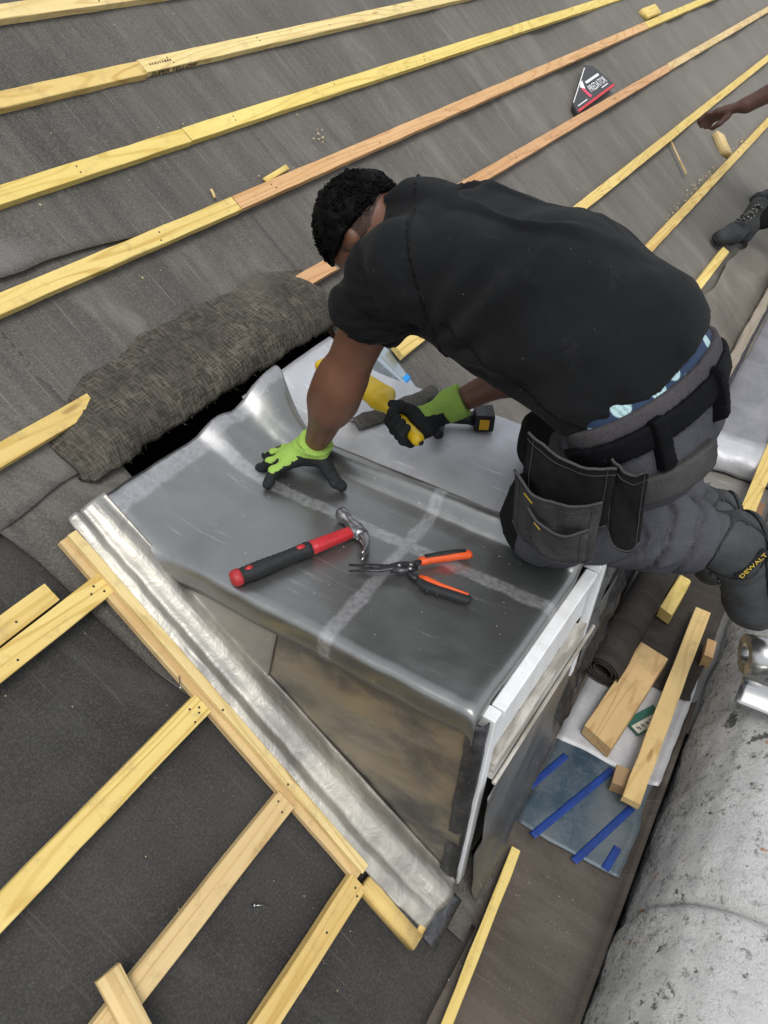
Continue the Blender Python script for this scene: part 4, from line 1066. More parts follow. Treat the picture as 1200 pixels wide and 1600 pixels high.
# ---- aviation snips
sn = thing('tin_snips', (1.051, .549, .80), 'open tin snips with orange and black handles on the lead top', 'snips')
def sp(name, vf, mat, par=None): return mk(name, vf[0], vf[1], M[mat], parent=par or sn)
def arm(pts, ws, hs, z0, k=10, ex=2.6):
    pts = [Vector((*p, 0)) for p in pts]; rings = []
    for i, p in enumerate(pts):
        t = (pts[min(i + 1, len(pts) - 1)] - pts[max(0, i - 1)]).normalized(); nrm = Vector((-t.y, t.x, 0))
        a = np.linspace(0, 2 * math.pi, k, endpoint=False); c = np.cos(a); s = np.sin(a)
        rings.append(np.array([list(p + nrm * (ws[i] * np.sign(c[j]) * abs(c[j]) ** (2 / ex)) + Vector((0, 0, z0[i] + hs[i] * np.sign(s[j]) * abs(s[j]) ** (2 / ex)))) for j in range(k)]))
    return loft(rings)
for (tip, mid, z) in (((.996, .654), (1.026, .602), .812), ((.977, .640), (1.016, .588), .817)):
    sp('blade', arm([tip, mid, (1.043, .566), (1.055, .548)], [.0015, .0065, .0095, .010], [.0025, .0035, .004, .004], [z] * 4), 'steel_dark')
sp('jaw_block', arm([(1.036, .572), (1.048, .556), (1.060, .540), (1.074, .528)], [.012, .017, .0165, .011], [.006, .008, .008, .006], [.814] * 4), 'steel_dark')
for p in ((1.048, .557), (1.064, .537), (1.052, .532)):
    sp('pivot_bolt', tube([(*p, .818), (*p, .8255)], .0055, 8), 'steel')
sp('link_arm', arm([(1.058, .545), (1.078, .534), (1.096, .523)], [.007, .007, .006], [.005] * 3, [.815] * 3), 'steel_dark')
sp('link_arm', arm([(1.052, .545), (1.044, .52), (1.038, .498)], [.007, .007, .006], [.005] * 3, [.813] * 3), 'steel_dark')
h1 = sp('handle', arm([(1.088, .532), (1.096, .524), (1.108, .515), (1.125, .497), (1.150, .472), (1.172, .449), (1.176, .445)], [.008, .011, .0105, .0095, .0098, .0105, .008], [.006, .0085, .009, .009, .0095, .009, .006], [.813] * 7), 'rubber_orange')
sp('grip_pad', arm([(1.103, .524), (1.125, .503), (1.150, .479), (1.170, .457)], [.006, .0068, .0068, .005], [.005, .0065, .0065, .005], [.8195] * 4), 'rubber_black', h1)
h2 = sp('handle', arm([(1.040, .508), (1.037, .499), (1.034, .480), (1.037, .455), (1.043, .42), (1.0485, .388), (1.049, .383)], [.008, .011, .0125, .0115, .0112, .0112, .008], [.006, .0085, .0095, .0095, .0095, .009, .006], [.812] * 7), 'rubber_black')
sp('grip_pad', arm([(1.046, .505), (1.047, .485), (1.047, .455), (1.052, .42), (1.056, .392)], [.004, .007, .005, .0038, .003], [.005, .007, .0068, .006, .005], [.8175] * 5), 'rubber_orange', h2)
for (x, y) in ((1.026, .475), (1.029, .452)): sp('finger_stop', arm([(x + .004, y), (x - .006, y - .003)], [.004, .003], [.006, .004], [.811] * 2), 'rubber_black', h2)

# ---- cordless drill lying behind the gripping hand
dv = thing('cordless_drill', (1.63, .66, .80), "black and yellow cordless drill behind the worker's forearm", 'drill', M=frame((1.645, .675, .8005), (-.05, .08, 0), (0, 0, 1)) @ Matrix.Scale(.85, 4))
DM = WM[dv.name]
def dp(name, vf, mat, sm=False): return mk(name, vf[0], vf[1], M[mat], M=DM, parent=dv, local=True, smooth=sm)
dp('battery', box_vf(-.062, .0, -.035, .035, .001, .062, .005), 'plastic_black')
dp('battery_clip', box_vf(-.045, -.014, .0345, .0385, .012, .05, .002), 'drill_yellow')
for k in range(4): dp('battery_rib', box_vf(-.060 + k * .007, -.056 + k * .007, -.0345, .0365, .008, .0635, .001), 'plastic_black')
dp('grip', ell_loft([(-.004, 0, .031, .024, .026), (.02, 0, .031, .019, .021), (.07, 0, .031, .018, .019), (.10, 0, .031, .02, .02)], 14), 'plastic_black', True)
v, f = ell_loft([(-.09, 0, .032, .014, .014), (-.085, 0, .032, .027, .027), (.03, 0, .032, .028, .028), (.05, 0, .032, .022, .022), (.06, 0, .032, .019, .019), (.10, 0, .032, .016, .016), (.105, 0, .032, .006, .006)], 18)
v = v[:, [1, 0, 2]] * np.array([1, 1, 1]); v[:, 0] += .12
dp('motor_body', (v, f), 'plastic_black', True)
# ---- ribbed felt offcut under the dresser
U, W = np.meshgrid(np.linspace(0, 1, 40), np.linspace(0, 1, 10), indexing='ij')
cx = 1.458 + (1.706 - 1.458) * U; cy = .946 + (.830 - .946) * U
X_ = cx + (W - .5) * .030; Y_ = cy + (W - .5) * .055; Z_ = .806 + .016 * np.sin(np.pi * W) + .02 * U ** 2 + .0015 * np.sin(W * 60) + .006 * N2(U * 5, W * 2, 1, 3)
vv, ff = sheet(X_, Y_, Z_, .003); tag(mk('felt_offcut', vv, ff, M['felt_grey'], M=T((1.58, .9, .80))), 'narrow grey felt offcut on the pale lead under the yellow tool', 'felt')

# ---- saw sleeve with printed card
sv = thing('saw_sleeve', RP(4.5, 1.47, .012), 'dark triangular card saw sleeve with red edge resting on the orange batten', 'packet', M=RM @ T((4.16, 1.462, .024)) @ Matrix.Rotation(.05, 4, 'Z') @ Matrix.Rotation(-.03, 4, 'X') @ Matrix.Scale(.92, 4))
SM = WM[sv.name]
def poly_slab(pts, z0, z1): 
    return loft([np.array([(x, y, z0) for x, y in pts]), np.array([(x, y, z1) for x, y in pts])])
def svp(name, vf, mat): return mk(name, vf[0], vf[1], M[mat], M=SM, parent=sv, local=True, smooth=False)
svp('card', poly_slab([(.0, .0), (.70, .0), (.62, .17), (.53, .20), (.03, .055)], 0, .012), 'card_dark')
svp('red_band', poly_slab([(.02, .001), (.69, .001), (.685, .016), (.02, .014)], .0125, .0132), 'print_red')
svp('white_band', poly_slab([(.045, .058), (.50, .187), (.49, .191), (.04, .062)], .0125, .0132), 'print_white')
svp('pink_flash', poly_slab([(.27, .03), (.31, .03), (.29, .09), (.25, .105)], .0125, .0132), 'print_pink')
svp('white_flash', poly_slab([(.25, .108), (.30, .085), (.34, .135), (.30, .132)], .0125, .0133), 'print_white')
svp('white_caption', poly_slab([(.36, .105), (.60, .105), (.60, .12), (.36, .12)], .0125, .0132), 'print_white')
svp('small_caption', poly_slab([(.06, .028), (.22, .028), (.22, .034), (.06, .034)], .0125, .0132), 'print_white')
svp('small_caption', poly_slab([(.50, .033), (.62, .033), (.62, .039), (.50, .039)], .0125, .0132), 'print_white')
tv, tf = text_vf('PREDATOR', .062); tv[:, 0] *= .30 / max(1e-6, tv[:, 0].max()); 
mk('lettering', tv, tf, M['print_white'], M=SM @ T((.335, .048, .0130)), parent=sv, local=True, smooth=False)

# ================================================================== SMALL LOOSE THINGS
def offcut(M_, L, w, t, mat, label, seed, group=None):
    v, f = board_vf(L, w, t, seed); tag(mk('timber_offcut', v, f, M[mat], M=M_, local=True), label, 'offcut', group)
offcut(RM @ T((5.93, 1.805, .024)), .30, .07, .03, 'wood_yellow', 'short block sitting above a batten at the top right', 71)
offcut(RM @ T((5.62, .775, .012)) @ Matrix.Rotation(.9, 4, 'Z'), .16, .085, .04, 'wood_pale', "tilted pale block above the lowest batten near the far worker's hand", 72)
offcut(RM @ T((5.02, 1.062, .012)) @ Matrix.Rotation(-2.1, 4, 'Z'), .24, .012, .008, 'wood_pale', 'thin splinter sticking down from a batten left of the far hand', 73)
offcut(RM @ T((1.84, 1.30, .014)) @ Matrix.Rotation(.7, 4, 'Z'), .035, .005, .005, 'wood_pale', 'tiny pale wood sliver beside the right end of the folded felt', 74)
offcut(RM @ T((1.96, 1.765, .016)) @ Matrix.Rotation(.10, 4, 'Z'), .13, .018, .008, 'wood_lemon', 'pale splinter lying along the orange batten near the joint', 75)
offcut(RM @ T((1.735, 1.775, .016)) @ Matrix.Rotation(1.2, 4, 'Z'), .03, .008, .006, 'wood_pale', 'frayed splinter tuft at the joint of the yellow and orange battens', 76)
# screw on the felt
sc = thing('screw', RP(.463, .376, .0), 'small steel screw lying on the black felt below the dormer strip', 'screw', M=RM @ T((.463, .376, .004)))
S0 = WM[sc.name]
v, f = tube([(0, 0, 0), (.020, -.024, 0)], [.0022, .0008], 6); mk('shank', v, f, M['steel'], M=S0, parent=sc, local=True)
v, f = tube([(-.003, .0035, 0), (.001, -.001, 0)], .0055, 8); mk('head', v, f, M['steel'], M=S0, parent=sc, local=True)
# bent nail standing out of the strip
v, f = tube([RP(.668, .835, .03), RP(.648, .822, .05), RP(.640, .816, .058)], .0016, 6); bn = thing('bent_nail', RP(.668, .835, .03), 'bent nail poking out of the long timber strip', 'nail'); mk('shank', v, f, M['steel'], parent=bn)
v, f = tube([RP(.640, .816, .057), RP(.638, .8145, .0595)], .004, 8); mk('head', v, f, M['steel'], parent=bn)
# crumbs and chips: uncountable litter
r = random.Random(12); ch = []
def chip(p, s, nrm):
    a = Vector((r.uniform(-1, 1), r.uniform(-1, 1), 0)).normalized() * s; b = Vector((-a.y, a.x, 0)) * r.uniform(.2, .6)
    c = [p + a, p + b, p - a, p - b]; q = [x + Vector((0, 0, s * r.uniform(.15, .5))) for x in c]
    return (np.array([list(x) for x in c + q]), [[0, 1, 2, 3], [7, 6, 5, 4], [0, 4, 5, 1], [1, 5, 6, 2], [2, 6, 7, 3], [3, 7, 4, 0]])
for k in range(120): ch.append(chip(Vector((r.uniform(4.3, 6.2), .752 + abs(r.gauss(0, .018)), .010)), r.uniform(.002, .009), None))
for k in range(60): ch.append(chip(Vector((r.uniform(-.2, .62), r.uniform(.0, 1.2), .002)), r.uniform(.0008, .0022), None))
for k in range(90): ch.append(chip(Vector((r.uniform(1.0, 4.5), r.uniform(1.1, 2.5), .02)), r.uniform(.0012, .004), None))
for k in range(10): ch.append(chip(Vector((2.33 + r.gauss(0, .02), 1.83 + r.gauss(0, .012), .022)), r.uniform(.003, .007), None))
v, f = join(ch); tag(mk('wood_crumbs', v, f, M['wood_chip'], M=RM, local=True, smooth=False), 'scattered pale wood crumbs on the felt', 'crumbs', kind='stuff')
ch = []
for k in range(70): ch.append(chip(Vector((r.uniform(.85, 1.3), r.uniform(.28, 1.1), .802)), r.uniform(.0007, .002), None))
for k in range(60): ch.append(chip(Vector((r.uniform(1.35, 1.7), r.uniform(.3, 1.1), .802)), r.uniform(.0008, .0025), None))
for k in range(60): ch.append(chip(Vector((r.uniform(.5, 1.3), r.uniform(-.1, .15), .006)), r.uniform(.0008, .0025), None))
v, f = join(ch); tag(mk('lead_crumbs', v, f, M['white_patch'], M=T((1.2, .5, .8)), smooth=False), 'specks of lead and grit on the dormer top and gutter', 'crumbs', kind='stuff')

# ================================================================== PEOPLE
A3 = np.eye(3, dtype=np.float32)
cone, ell, sbox = SDF.cone, SDF.ell, SDF.box
def build(name, fn, lo, hi, res, mat, parent, label=None, midx=None):
    V, F = surfnet(fn, lo, hi, res)
    mi = None
    if midx is not None:
        a, b, c = V[F[:, 0]], V[F[:, 1]], V[F[:, 2]]
        nrm = np.cross(b - a, c - a); nrm /= (np.linalg.norm(nrm, axis=1, keepdims=True) + 1e-12)
        mi = midx(V[F].mean(1), nrm).astype(int).tolist()
    o = mk(name, V, F, mat, parent=parent, midx=mi)
    if label: tag(o, label)
    return o
def ridge(P, f, seed):
    return 1 - np.abs(vnoise(P * np.array(f, np.float32) + seed) + .4 * vnoise(P * np.array(f, np.float32) * 2.1 + seed * 2))
def folds(P, a, b, n, amp, seed, tw=.8):
    """cloth creases running round a limb a->b"""
    a = np.array(a, np.float32); b = np.array(b, np.float32); ba = b - a
    t = ((P - a) @ ba) / float(ba @ ba)
    w = t * n + .62 * tw * vnoise(P * 7 + seed) + .16 * vnoise(P * 23 + seed * 2)
    m = np.clip(.7 + .6 * vnoise(P * 6 + seed * 3), .25, 1)
    fr = w - np.floor(w) - .5
    s = 1.5 * np.exp(-(fr / .10) ** 2) - .35
    return amp * m * s * np.clip(t * 4 + .5, 0, 1) * np.clip((1.1 - t) * 4, 0, 1)

worker = thing('person', (1.40, .35, .80), 'worker in black t-shirt and grey trousers kneeling on the dormer, head bent down', 'person')
shL = (1.222, .705, 1.395); shR = (1.575, .70, 1.375); elL = (1.195, .813, 1.113); wrL = (1.236, .918, .872)
elR = (1.635, .515, 1.06); wrR = (1.522, .690, .930); nk = (1.400, .750, 1.415); Hc = (1.385, .885, 1.385)
hipL = (1.276, .22, 1.15); hipR = (1.484, .22, 1.15); knL = (1.318, .315, .884); knR = (1.60, .40, .878)
anL = (1.600, -.012, .765); anR = (1.862, .056, .636)
crown = Vector((-.06, .93, .36)).normalized(); face = Vector((-.03, .36, -.93)).normalized(); face = (face - crown * face.dot(crown)).normalized(); side = crown.cross(face)
HA = np.array([list(side), list(crown), list(face)], np.float32)
def hp3(s, c, f): return tuple(Vector(Hc) + side * s + crown * c + face * f)
sd = 1 if side.x < 0 else -1          # +1: side vector points to the viewer's side
def torso(P):
    t1 = cone(P, (1.40, .635, 1.335), (1.39, .43, 1.338), .128, .138, (1, 0, 0), 1.42)
    t2 = cone(P, (1.39, .43, 1.335), (1.378, .275, 1.28), .138, .135, (1, 0, 0), 1.36)
    t3 = cone(P, (1.378, .275, 1.275), (1.375, .215, 1.20), .135, .132, (1, 0, 0), 1.32)
    return sus(.06, t1, t2, t3)
def shoulders(P, g=0.0):
    return sus(.05, cone(P, shL, shR, .066 + g, .066 + g), cone(P, (1.405, .66, 1.37), nk, .10 + g, .066 + g), ell(P, (1.31, .60, 1.42), A3, (.09, .09, .06)), ell(P, (1.50, .60, 1.42), A3, (.09, .09, .06)))
def headsdf(P):
    cr_ = ell(P, Hc, HA, (.076, .088, .094))
    jaw = cone(P, hp3(0, -.02, .045), hp3(0, -.075, .07), .056, .030, tuple(side), 1.15)
    nose = cone(P, hp3(0, .005, .098), hp3(0, -.025, .112), .009, .013)
    brow = cone(P, hp3(-.032, .022, .086), hp3(.032, .022, .086), .012, .012)
    lips = cone(P, hp3(-.018, -.055, .094), hp3(.018, -.055, .094), .008, .008)
    d = sus(.03, cr_, jaw); d = sus(.012, d, nose, brow, lips)
    for s in (-1, 1):
        e = ell(P, hp3(s * .079, -.006, -.004), HA, (.008, .030, .019)); e2 = ell(P, hp3(s * .086, -.006, .0), HA, (.006, .018, .010))
        d = su(d, np.maximum(e, -e2), .006)
        d = np.maximum(d, -ell(P, hp3(s * .031, .004, .098), HA, (.014, .008, .008)))
    return d
def body(P):
    arm = lambda s, e, w: sus(.05, cone(P, s, e, .058, .046), cone(P, e, tuple(np.array(e) * .75 + np.array(w) * .25), .045, .0455), cone(P, tuple(np.array(e) * .75 + np.array(w) * .25), w, .0455, .027))
    d = sus(.035, torso(P) + .012, shoulders(P, -.012), arm(shL, elL, wrL), arm(shR, elR, wrR))
    d = su(d, cone(P, nk, tuple(np.array(Hc) * .75 + np.array(nk) * .25), .062, .058), .03)
    d = su(d, headsdf(P), .02)
    legs = sus(.04, cone(P, hipL, knL, .09, .06), cone(P, knL, anL, .058, .04), cone(P, hipR, knR, .09, .06), cone(P, knR, anR, .058, .04))
    d = su(d, legs, .05)
    return d + .0016 * vnoise(P * 26)
build('body', body, (1.10, -.10, .58), (1.96, 1.02, 1.52), .009, M['skin_brown'], worker)
for s in (-1, 1):
    c = hp3(s * .031, .004, .090); bmv, bmf = surfnet(lambda P: np.linalg.norm(P - np.array(c, np.float32), axis=-1) - .010, np.array(c) - .014, np.array(c) + .014, .003)
    mk('eye', bmv, bmf, M['eye_white'], parent=worker)
# ---- t-shirt
hemN = np.array((-.225, .64, .77), np.float32); hemN /= np.linalg.norm(hemN)
hemC = np.array((1.5, .176, 1.378), np.float32)
def shirt(P):
    d = sus(.06, torso(P) - .012, shoulders(P, .008))
    for (s, e) in ((shL, elL), (shR, elR)):
        s = np.array(s); e = np.array(e); end = s + (e - s) * .50
        sl = cone(P, tuple(s), tuple(end), .078, .078)
        sl = np.maximum(sl, plane(P, tuple(s + (e - s) * .46), tuple(e - s)))
        d = su(d, sl + folds(P, tuple(s), tuple(end), 2.6, .006, 5.0), .03)
    fl = .0075 * fbm(P * np.array((5, 9, 7), np.float32) + 3, 3) + .0035 * np.sin(60 * P[..., 1] + 30 * P[..., 0] + 4 * vnoise(P * 6)) * np.clip((.5 - P[..., 1]) * 4, 0, 1) * np.clip((1.36 - P[..., 2]) * 6, 0, 1)
    # drag lines from the armpit down to the waist
    q = (P - np.array((1.21, .62, 1.25), np.float32)); ang = np.arctan2(q[..., 2], -q[..., 1]); rad = np.linalg.norm(q[..., 1:], axis=-1)
    fl += .0055 * np.sin(ang * 13 + 2.5 * vnoise(P * 7)) * np.exp(-((rad - .2) / .16) ** 2) * np.clip((1.34 - P[..., 0]) * 6, 0, 1)
    rg = ridge(P, (7, 4, 9), 4.0); fl += -.015 * np.clip(rg - .72, 0, 1) / .28 * np.clip(.4 + vnoise(P * 4 + 9), 0, 1)
    d = d + fl
    d = np.maximum(d, -plane(P, hemC, hemN) - .012 * vnoise(P * 7))
    d = np.maximum(d, -(cone(P, (1.398, .795, 1.412), (1.39, .9, 1.395), .056, .085)))
    return d
# sleeves have a ribbed knit, the body a plain one
ax_ = np.array(elL) - np.array(shL)
build('t_shirt', shirt, (1.09, .05, 1.08), (1.74, .90, 1.52), .0062, [M['shirt_black'], M['shirt_ribbed']], worker,
      midx=lambda c, n: (((c - np.array(shL)) @ ax_ / (ax_ @ ax_) + .9 * (c[:, 1] - .63) * 4 > .34) & (c[:, 0] < 1.33)))
# shoulder seams
def seam(P):
    return np.maximum(np.abs(shirt(P)) - .0030, np.abs(plane(P, (1.24, .640, 1.36), (-.35, .8, -.32))) - .0034)
build('shoulder_seam', seam, (1.10, .5, 1.15), (1.45, .82, 1.52), .0042, M['shirt_ribbed'], worker)
build('side_seam', lambda P: np.maximum(np.abs(shirt(P)) - .0030, np.abs(plane(P, (1.2, .4, 1.275), (0, -.35, 1))) - .0032) + 10 * ((P[..., 0] > 1.38) | (P[..., 1] > .58)), (1.12, .15, 1.12), (1.42, .62, 1.42), .0042, M['shirt_ribbed'], worker)
# ---- trousers
wN = np.array((0, .64, .77), np.float32); wN /= np.linalg.norm(wN)
def lev(P): return P @ wN
def seat(P, g=0.0):
    pel = ell(P, (1.375, .215, 1.195), A3, (.205 + g, .132 + g, .15 + g))
    up = cone(P, (1.377, .25, 1.25), (1.378, .30, 1.31), .132 + g, .132 + g, (1, 0, 0), 1.5)
    b1 = ell(P, (1.305, .158, 1.135), A3, (.105 + g, .088 + g, .105 + g)); b2 = ell(P, (1.445, .158, 1.135), A3, (.105 + g, .088 + g, .105 + g))
    return sus(.05, pel, b1, b2, up)
W0 = 1.106
def trousers(P):
    d = seat(P, .004)
    for (h, k, a, sd_) in ((hipL, knL, anL, 1.0), (hipR, knR, anR, 2.0)):
        h = np.array(h); k = np.array(k); a = np.array(a); ue = a - (a - k) / np.linalg.norm(a - k) * .075
        th = cone(P, tuple(h), tuple(k), .108, .094) + folds(P, tuple(h), tuple(k), 3.2, .010, 7 * sd_)
        kn = ell(P, tuple(k + (k - a) * .02), A3, (.095, .095, .086))
        shn = cone(P, tuple(k), tuple(ue), .098, .090) + folds(P, tuple(k), tuple(ue), 4.4, .022, 11 * sd_, 1.0)
        shn = np.maximum(shn, plane(P, tuple(ue), tuple(a - k)))
        inner = cone(P, tuple(ue - (a - k) * .12), tuple(ue + (a - k) * .2), .072, .082)
        leg = sus(.045, th, kn, shn)
        leg = np.maximum(leg, -inner)
        d = su(d, leg, .04)
    rg = ridge(P, (11, 11, 11), 6.0); d = d + .004 * fbm(P * 8 + 5, 3) - .009 * np.clip(rg - .7, 0, 1) / .3 * np.clip(.5 + vnoise(P * 5 + 2), 0, 1)
    d = np.maximum(d, lev(P) - W0)
    d = np.maximum(d, -(P[..., 2] - np.where(P[..., 1] > .23, .803, .0)))
    return d
def tmat(c, n):
    """0 grey cloth, 1 near-black panels round the seat, outer thigh and knee"""
    h = np.array(hipL); k = np.array(knL); t = (c - h) @ (k - h) / ((k - h) @ (k - h))
    return (c[:, 1] > .36) & (c[:, 2] < 1.0)
trs = build('trousers', trousers, (1.08, -.09, .58), (2.0, .54, 1.40), .0068, [M['trouser_grey'], M['trouser_dark']], worker, midx=tmat)
def band(lo, hi, g):
    return lambda P: np.maximum(np.maximum(seat(P, g) + .001 * vnoise(P * 20), lev(P) - hi), lo - lev(P))
BB = ((1.10, .0, 1.0), (1.66, .52, 1.50))
build('underpants_band', band(W0 - .03, W0 + .046, .0), *BB, .0062, M['leaf_print'], worker, 'navy underpants band with pale leaf print')
build('waistband', band(W0 - .028, W0 + .004, .010), *BB, .0062, M['waistband_grey'], trs)
build('belt', band(W0 - .072, W0 - .026, .018), *BB, .0062, M['belt_black'], worker, 'black webbing belt')
# flap pocket, belt loops, stitched panels, on the outside of the seat
def seat_patch(P, c, u, v, hu, hv, g):
    q = P - np.array(c, np.float32); u = np.array(u, np.float32); v = np.array(v, np.float32); u /= np.linalg.norm(u); v /= np.linalg.norm(v)
    return np.maximum(np.maximum(seat(P, g), np.abs(q @ u) - hu), np.abs(q @ v) - hv)
vdir = np.array((0, .64, .77)); 
for (c, u, hu, hv, g, nm, mt) in (((1.19, .135, 1.235), (.9, -.55, .35), .013, .05, .030, 'belt_loop', 'belt_black'), ((1.335, .06, 1.30), (1, -.1, .05), .012, .05, .030, 'belt_loop', 'belt_black')):
    build(nm, lambda P, c=c, u=u, hu=hu, hv=hv, g=g: np.maximum(seat_patch(P, c, u, vdir, hu, hv, g), (P[..., 1] - .3)), (1.10, -.02, 1.05), (1.6, .4, 1.45), .0055, M[mt], trs)
def flap_p(P):
    q = P - np.array((1.235, .10, 1.155), np.float32); u = np.array((.86, -.42, .28), np.float32); u /= np.linalg.norm(u)
    v = np.array((0, .55, .83), np.float32)
    return np.maximum(np.maximum(np.maximum(seat(P, .024), np.abs(q @ u) - .085), np.abs(q @ v) - .030), P[..., 1] - .26)
build('pocket_flap', flap_p, (1.08, -.02, 1.02), (1.5, .3, 1.30), .0052, M['pocket_grey'], trs)
# holster pocket hanging over the thigh: dark back panel, bulging pouch, small pouch in front
def pouch(name, y0, y1, z0, z1, xb, bulge, mat, seed, skew=.10, round_=.04):
    ny, nz = 26, 30; Wg, Tg = np.meshgrid(np.linspace(0, 1, ny), np.linspace(0, 1, nz), indexing='ij')
    zlow = z0 + round_ * (np.abs(Wg - .45) * 2) ** 3
    Zg = zlow + (z1 - zlow) * Tg - .020 * np.sin(np.pi * Wg) * Tg + .006 * N2(Wg * 3, Wg * 0, 1, seed) * Tg
    Y = y0 + (y1 - y0) * Wg + skew * (Zg - z1) * .4
    Xg = xb + .30 * (1.15 - Zg) * .35 - bulge * np.sin(np.pi * np.clip(Wg * .9 + .05, 0, 1)) ** .7 * (.25 + .75 * Tg ** .8) * np.clip(Tg * 5, 0, 1) ** .5
    Xg = Xg - .007 * N2(Y * 22, Zg * 13, 1, seed)
    v, f = sheet(Xg, Y, Zg, .004, (1, 0, 0)); o = mk(name, v, f, M[mat], parent=trs)
    hem = [tube([(Xg[i, -1] - .001, Y[i, -1], Zg[i, -1]) for i in range(ny)], .0028, 6), tube([(Xg[i, -4] - .0012, Y[i, -4], Zg[i, -4]) for i in range(ny)], .0010, 4),
           tube([(Xg[2, j] - .0012, Y[2, j], Zg[2, j]) for j in range(nz)], .0010, 4), tube([(Xg[-3, j] - .0012, Y[-3, j], Zg[-3, j]) for j in range(nz)], .0010, 4), tube([(Xg[i, 1] - .001, Y[i, 1], Zg[i, 1]) for i in range(ny)], .002, 5)]
    hv, hf = join(hem); mk('binding', hv, hf, M['pocket_grey'] if mat != 'pocket_grey' else M['waistband_grey'], parent=trs)
    if mat == 'pocket_grey':
        i = int(ny * .72); p0 = (Xg[i, -6] - .002, Y[i, -6], Zg[i, -6]); p1 = (Xg[i + 3, -6] - .002, Y[i + 3, -6], Zg[i + 3, -6] + .002)
        hv, hf = tube([p0, p1], .0018, 5); mk('stitching', hv, hf, M['print_gold'], parent=trs)
    return o
pouch('holster_panel', .185, .355, 1.02, 1.205, 1.136, .014, 'trouser_dark', 2)
pouch('holster_pocket', .190, .362, .925, 1.125, 1.126, .044, 'pocket_grey', 3)
pouch('tool_pocket', .198, .318, .945, 1.068, 1.103, .034, 'pocket_grey', 5)
pouch('thigh_panel', .135, .200, 1.00, 1.215, 1.146, .008, 'trouser_dark', 7, skew=.3)

# ---- boots
def boot(an, toe, kn_, lab, tagtext):
    an = np.array(an); toe = np.array(toe); kn_ = np.array(kn_)
    sh = (an - kn_) / np.linalg.norm(an - kn_); an = an + sh * .022
    F_ = toe - (an + sh * .05); F_ /= np.linalg.norm(F_)
    S_ = sh - F_ * (sh @ F_); S_ /= np.linalg.norm(S_)          # towards the sole
    L_ = np.cross(F_, S_)
    heel = an + sh * .055 - F_ * .030
    ball = toe - F_ * .07 + S_ * .0
    base = thing('boot', None, None, None) if False else None
    ax3 = np.stack([F_, S_, L_]).astype(np.float32)
    def upper(P):
        shaft = cone(P, tuple(an - sh * .15), tuple(an + sh * .01), .070, .066)
        shaft = np.maximum(shaft, -plane(P, tuple(an - sh * .135), tuple(sh)))
        d = sus(.045, shaft, cone(P, tuple(an + sh * .02), tuple(heel), .064, .052), cone(P, tuple(an + sh * .035 + F_ * .05), tuple(ball + S_ * .012), .062, .052, tuple(L_), 1.08), cone(P, tuple(ball + S_ * .014), tuple(toe - F_ * .035 + S_ * .02), .052, .044, tuple(L_), 1.2))
        return d + .0025 * fbm(P * 24, 2) + .002 * np.sin(((P - an.astype(np.float32)) @ F_.astype(np.float32)) * 120) * np.exp(-(((P - (an + F_ * .08).astype(np.float32)) @ F_.astype(np.float32)) / .04) ** 2)
    c_s = (heel + toe) / 2 + S_ * .052
    def sole(P):
        q = np.maximum(upper(P) - .007, -plane(P, tuple(an + sh * .088), tuple(S_)))
        return np.maximum(q, plane(P, tuple(an + sh * .115), tuple(S_)) + .002 * np.sign(np.sin(((P - toe.astype(np.float32)) @ F_.astype(np.float32)) * 260)))
    pts = np.stack([an - sh * .15, toe, heel, c_s]); lo = pts.min(0) - .09; hi = pts.max(0) + .09
    b = build('boot', upper, lo, hi, .0055, M['boot_leather'], worker, lab)
    build('sole', sole, lo, hi, .0055, M['rubber_black'], b)
    build('collar', lambda P: np.maximum(upper(P) - .004, np.abs(plane(P, tuple(an - sh * .116), tuple(sh))) - .020), lo, hi, .005, M['boot_collar'], b)
    # stitched side panel seam and heel pull tab
    seamf = lambda P: np.maximum(np.abs(upper(P) - .0005) - .0030, np.abs(np.linalg.norm((P - (an - F_ * .0 + L_ * .0).astype(np.float32)) - (((P - an.astype(np.float32)) @ L_.astype(np.float32))[..., None] * L_.astype(np.float32)), axis=-1) - .075) - .0028)
    build('welt_seam', seamf, lo, hi, .0038, M['rubber_black'], b)
    # laces: zigzag over the front of the ankle
    front = -S_; lp = []
    for k in range(7):
        s = an - sh * .055 + (F_ * .055 + sh * .0) * 0 + (sh * .022 + F_ * .012) * k
        for sg in (-1, 1):
            p0 = s + F_ * .066 + L_ * .026 * sg; p1 = s + (sh * .022 + F_ * .012) + F_ * .066 - L_ * .026 * sg
            lp.append(tube([p0, (p0 + p1) / 2 + (F_ - S_ * .4) * .012, p1], .0032, 6))
    for sg in (-1, 1):
        c0 = an + F_ * .080 - sh * .03
        loop = [c0 + (F_ * (.012 + .030 * math.sin(t)) + L_ * sg * (.018 * t / 1.6 + .012 * math.sin(t * 1.5)) + sh * .02 * math.sin(t * .8)) for t in np.linspace(0, 3.1, 12)]
        lp.append(tube([tuple(p) for p in loop], .0040, 6))
        tail = [c0 + F_ * (.012 + .028 * t) + L_ * sg * .012 * t + sh * .012 * math.sin(3 * t) for t in np.linspace(0, 1.9, 8)]
        lp.append(tube([tuple(p) for p in tail], .003, 6))
    v, f = join([(np.array(a_), f_) for a_, f_ in lp]); mk('lace', v, f, M['lace'], parent=b)
    return b, an, sh, F_, S_, L_
bL, an_, sh_, F_, S_, L_ = boot(anL, (1.690, -.158, .470), knL, 'left boot in scuffed black leather', True)
boot(anR, (1.93, -.02, .36), knR, 'right boot in scuffed black leather', False)
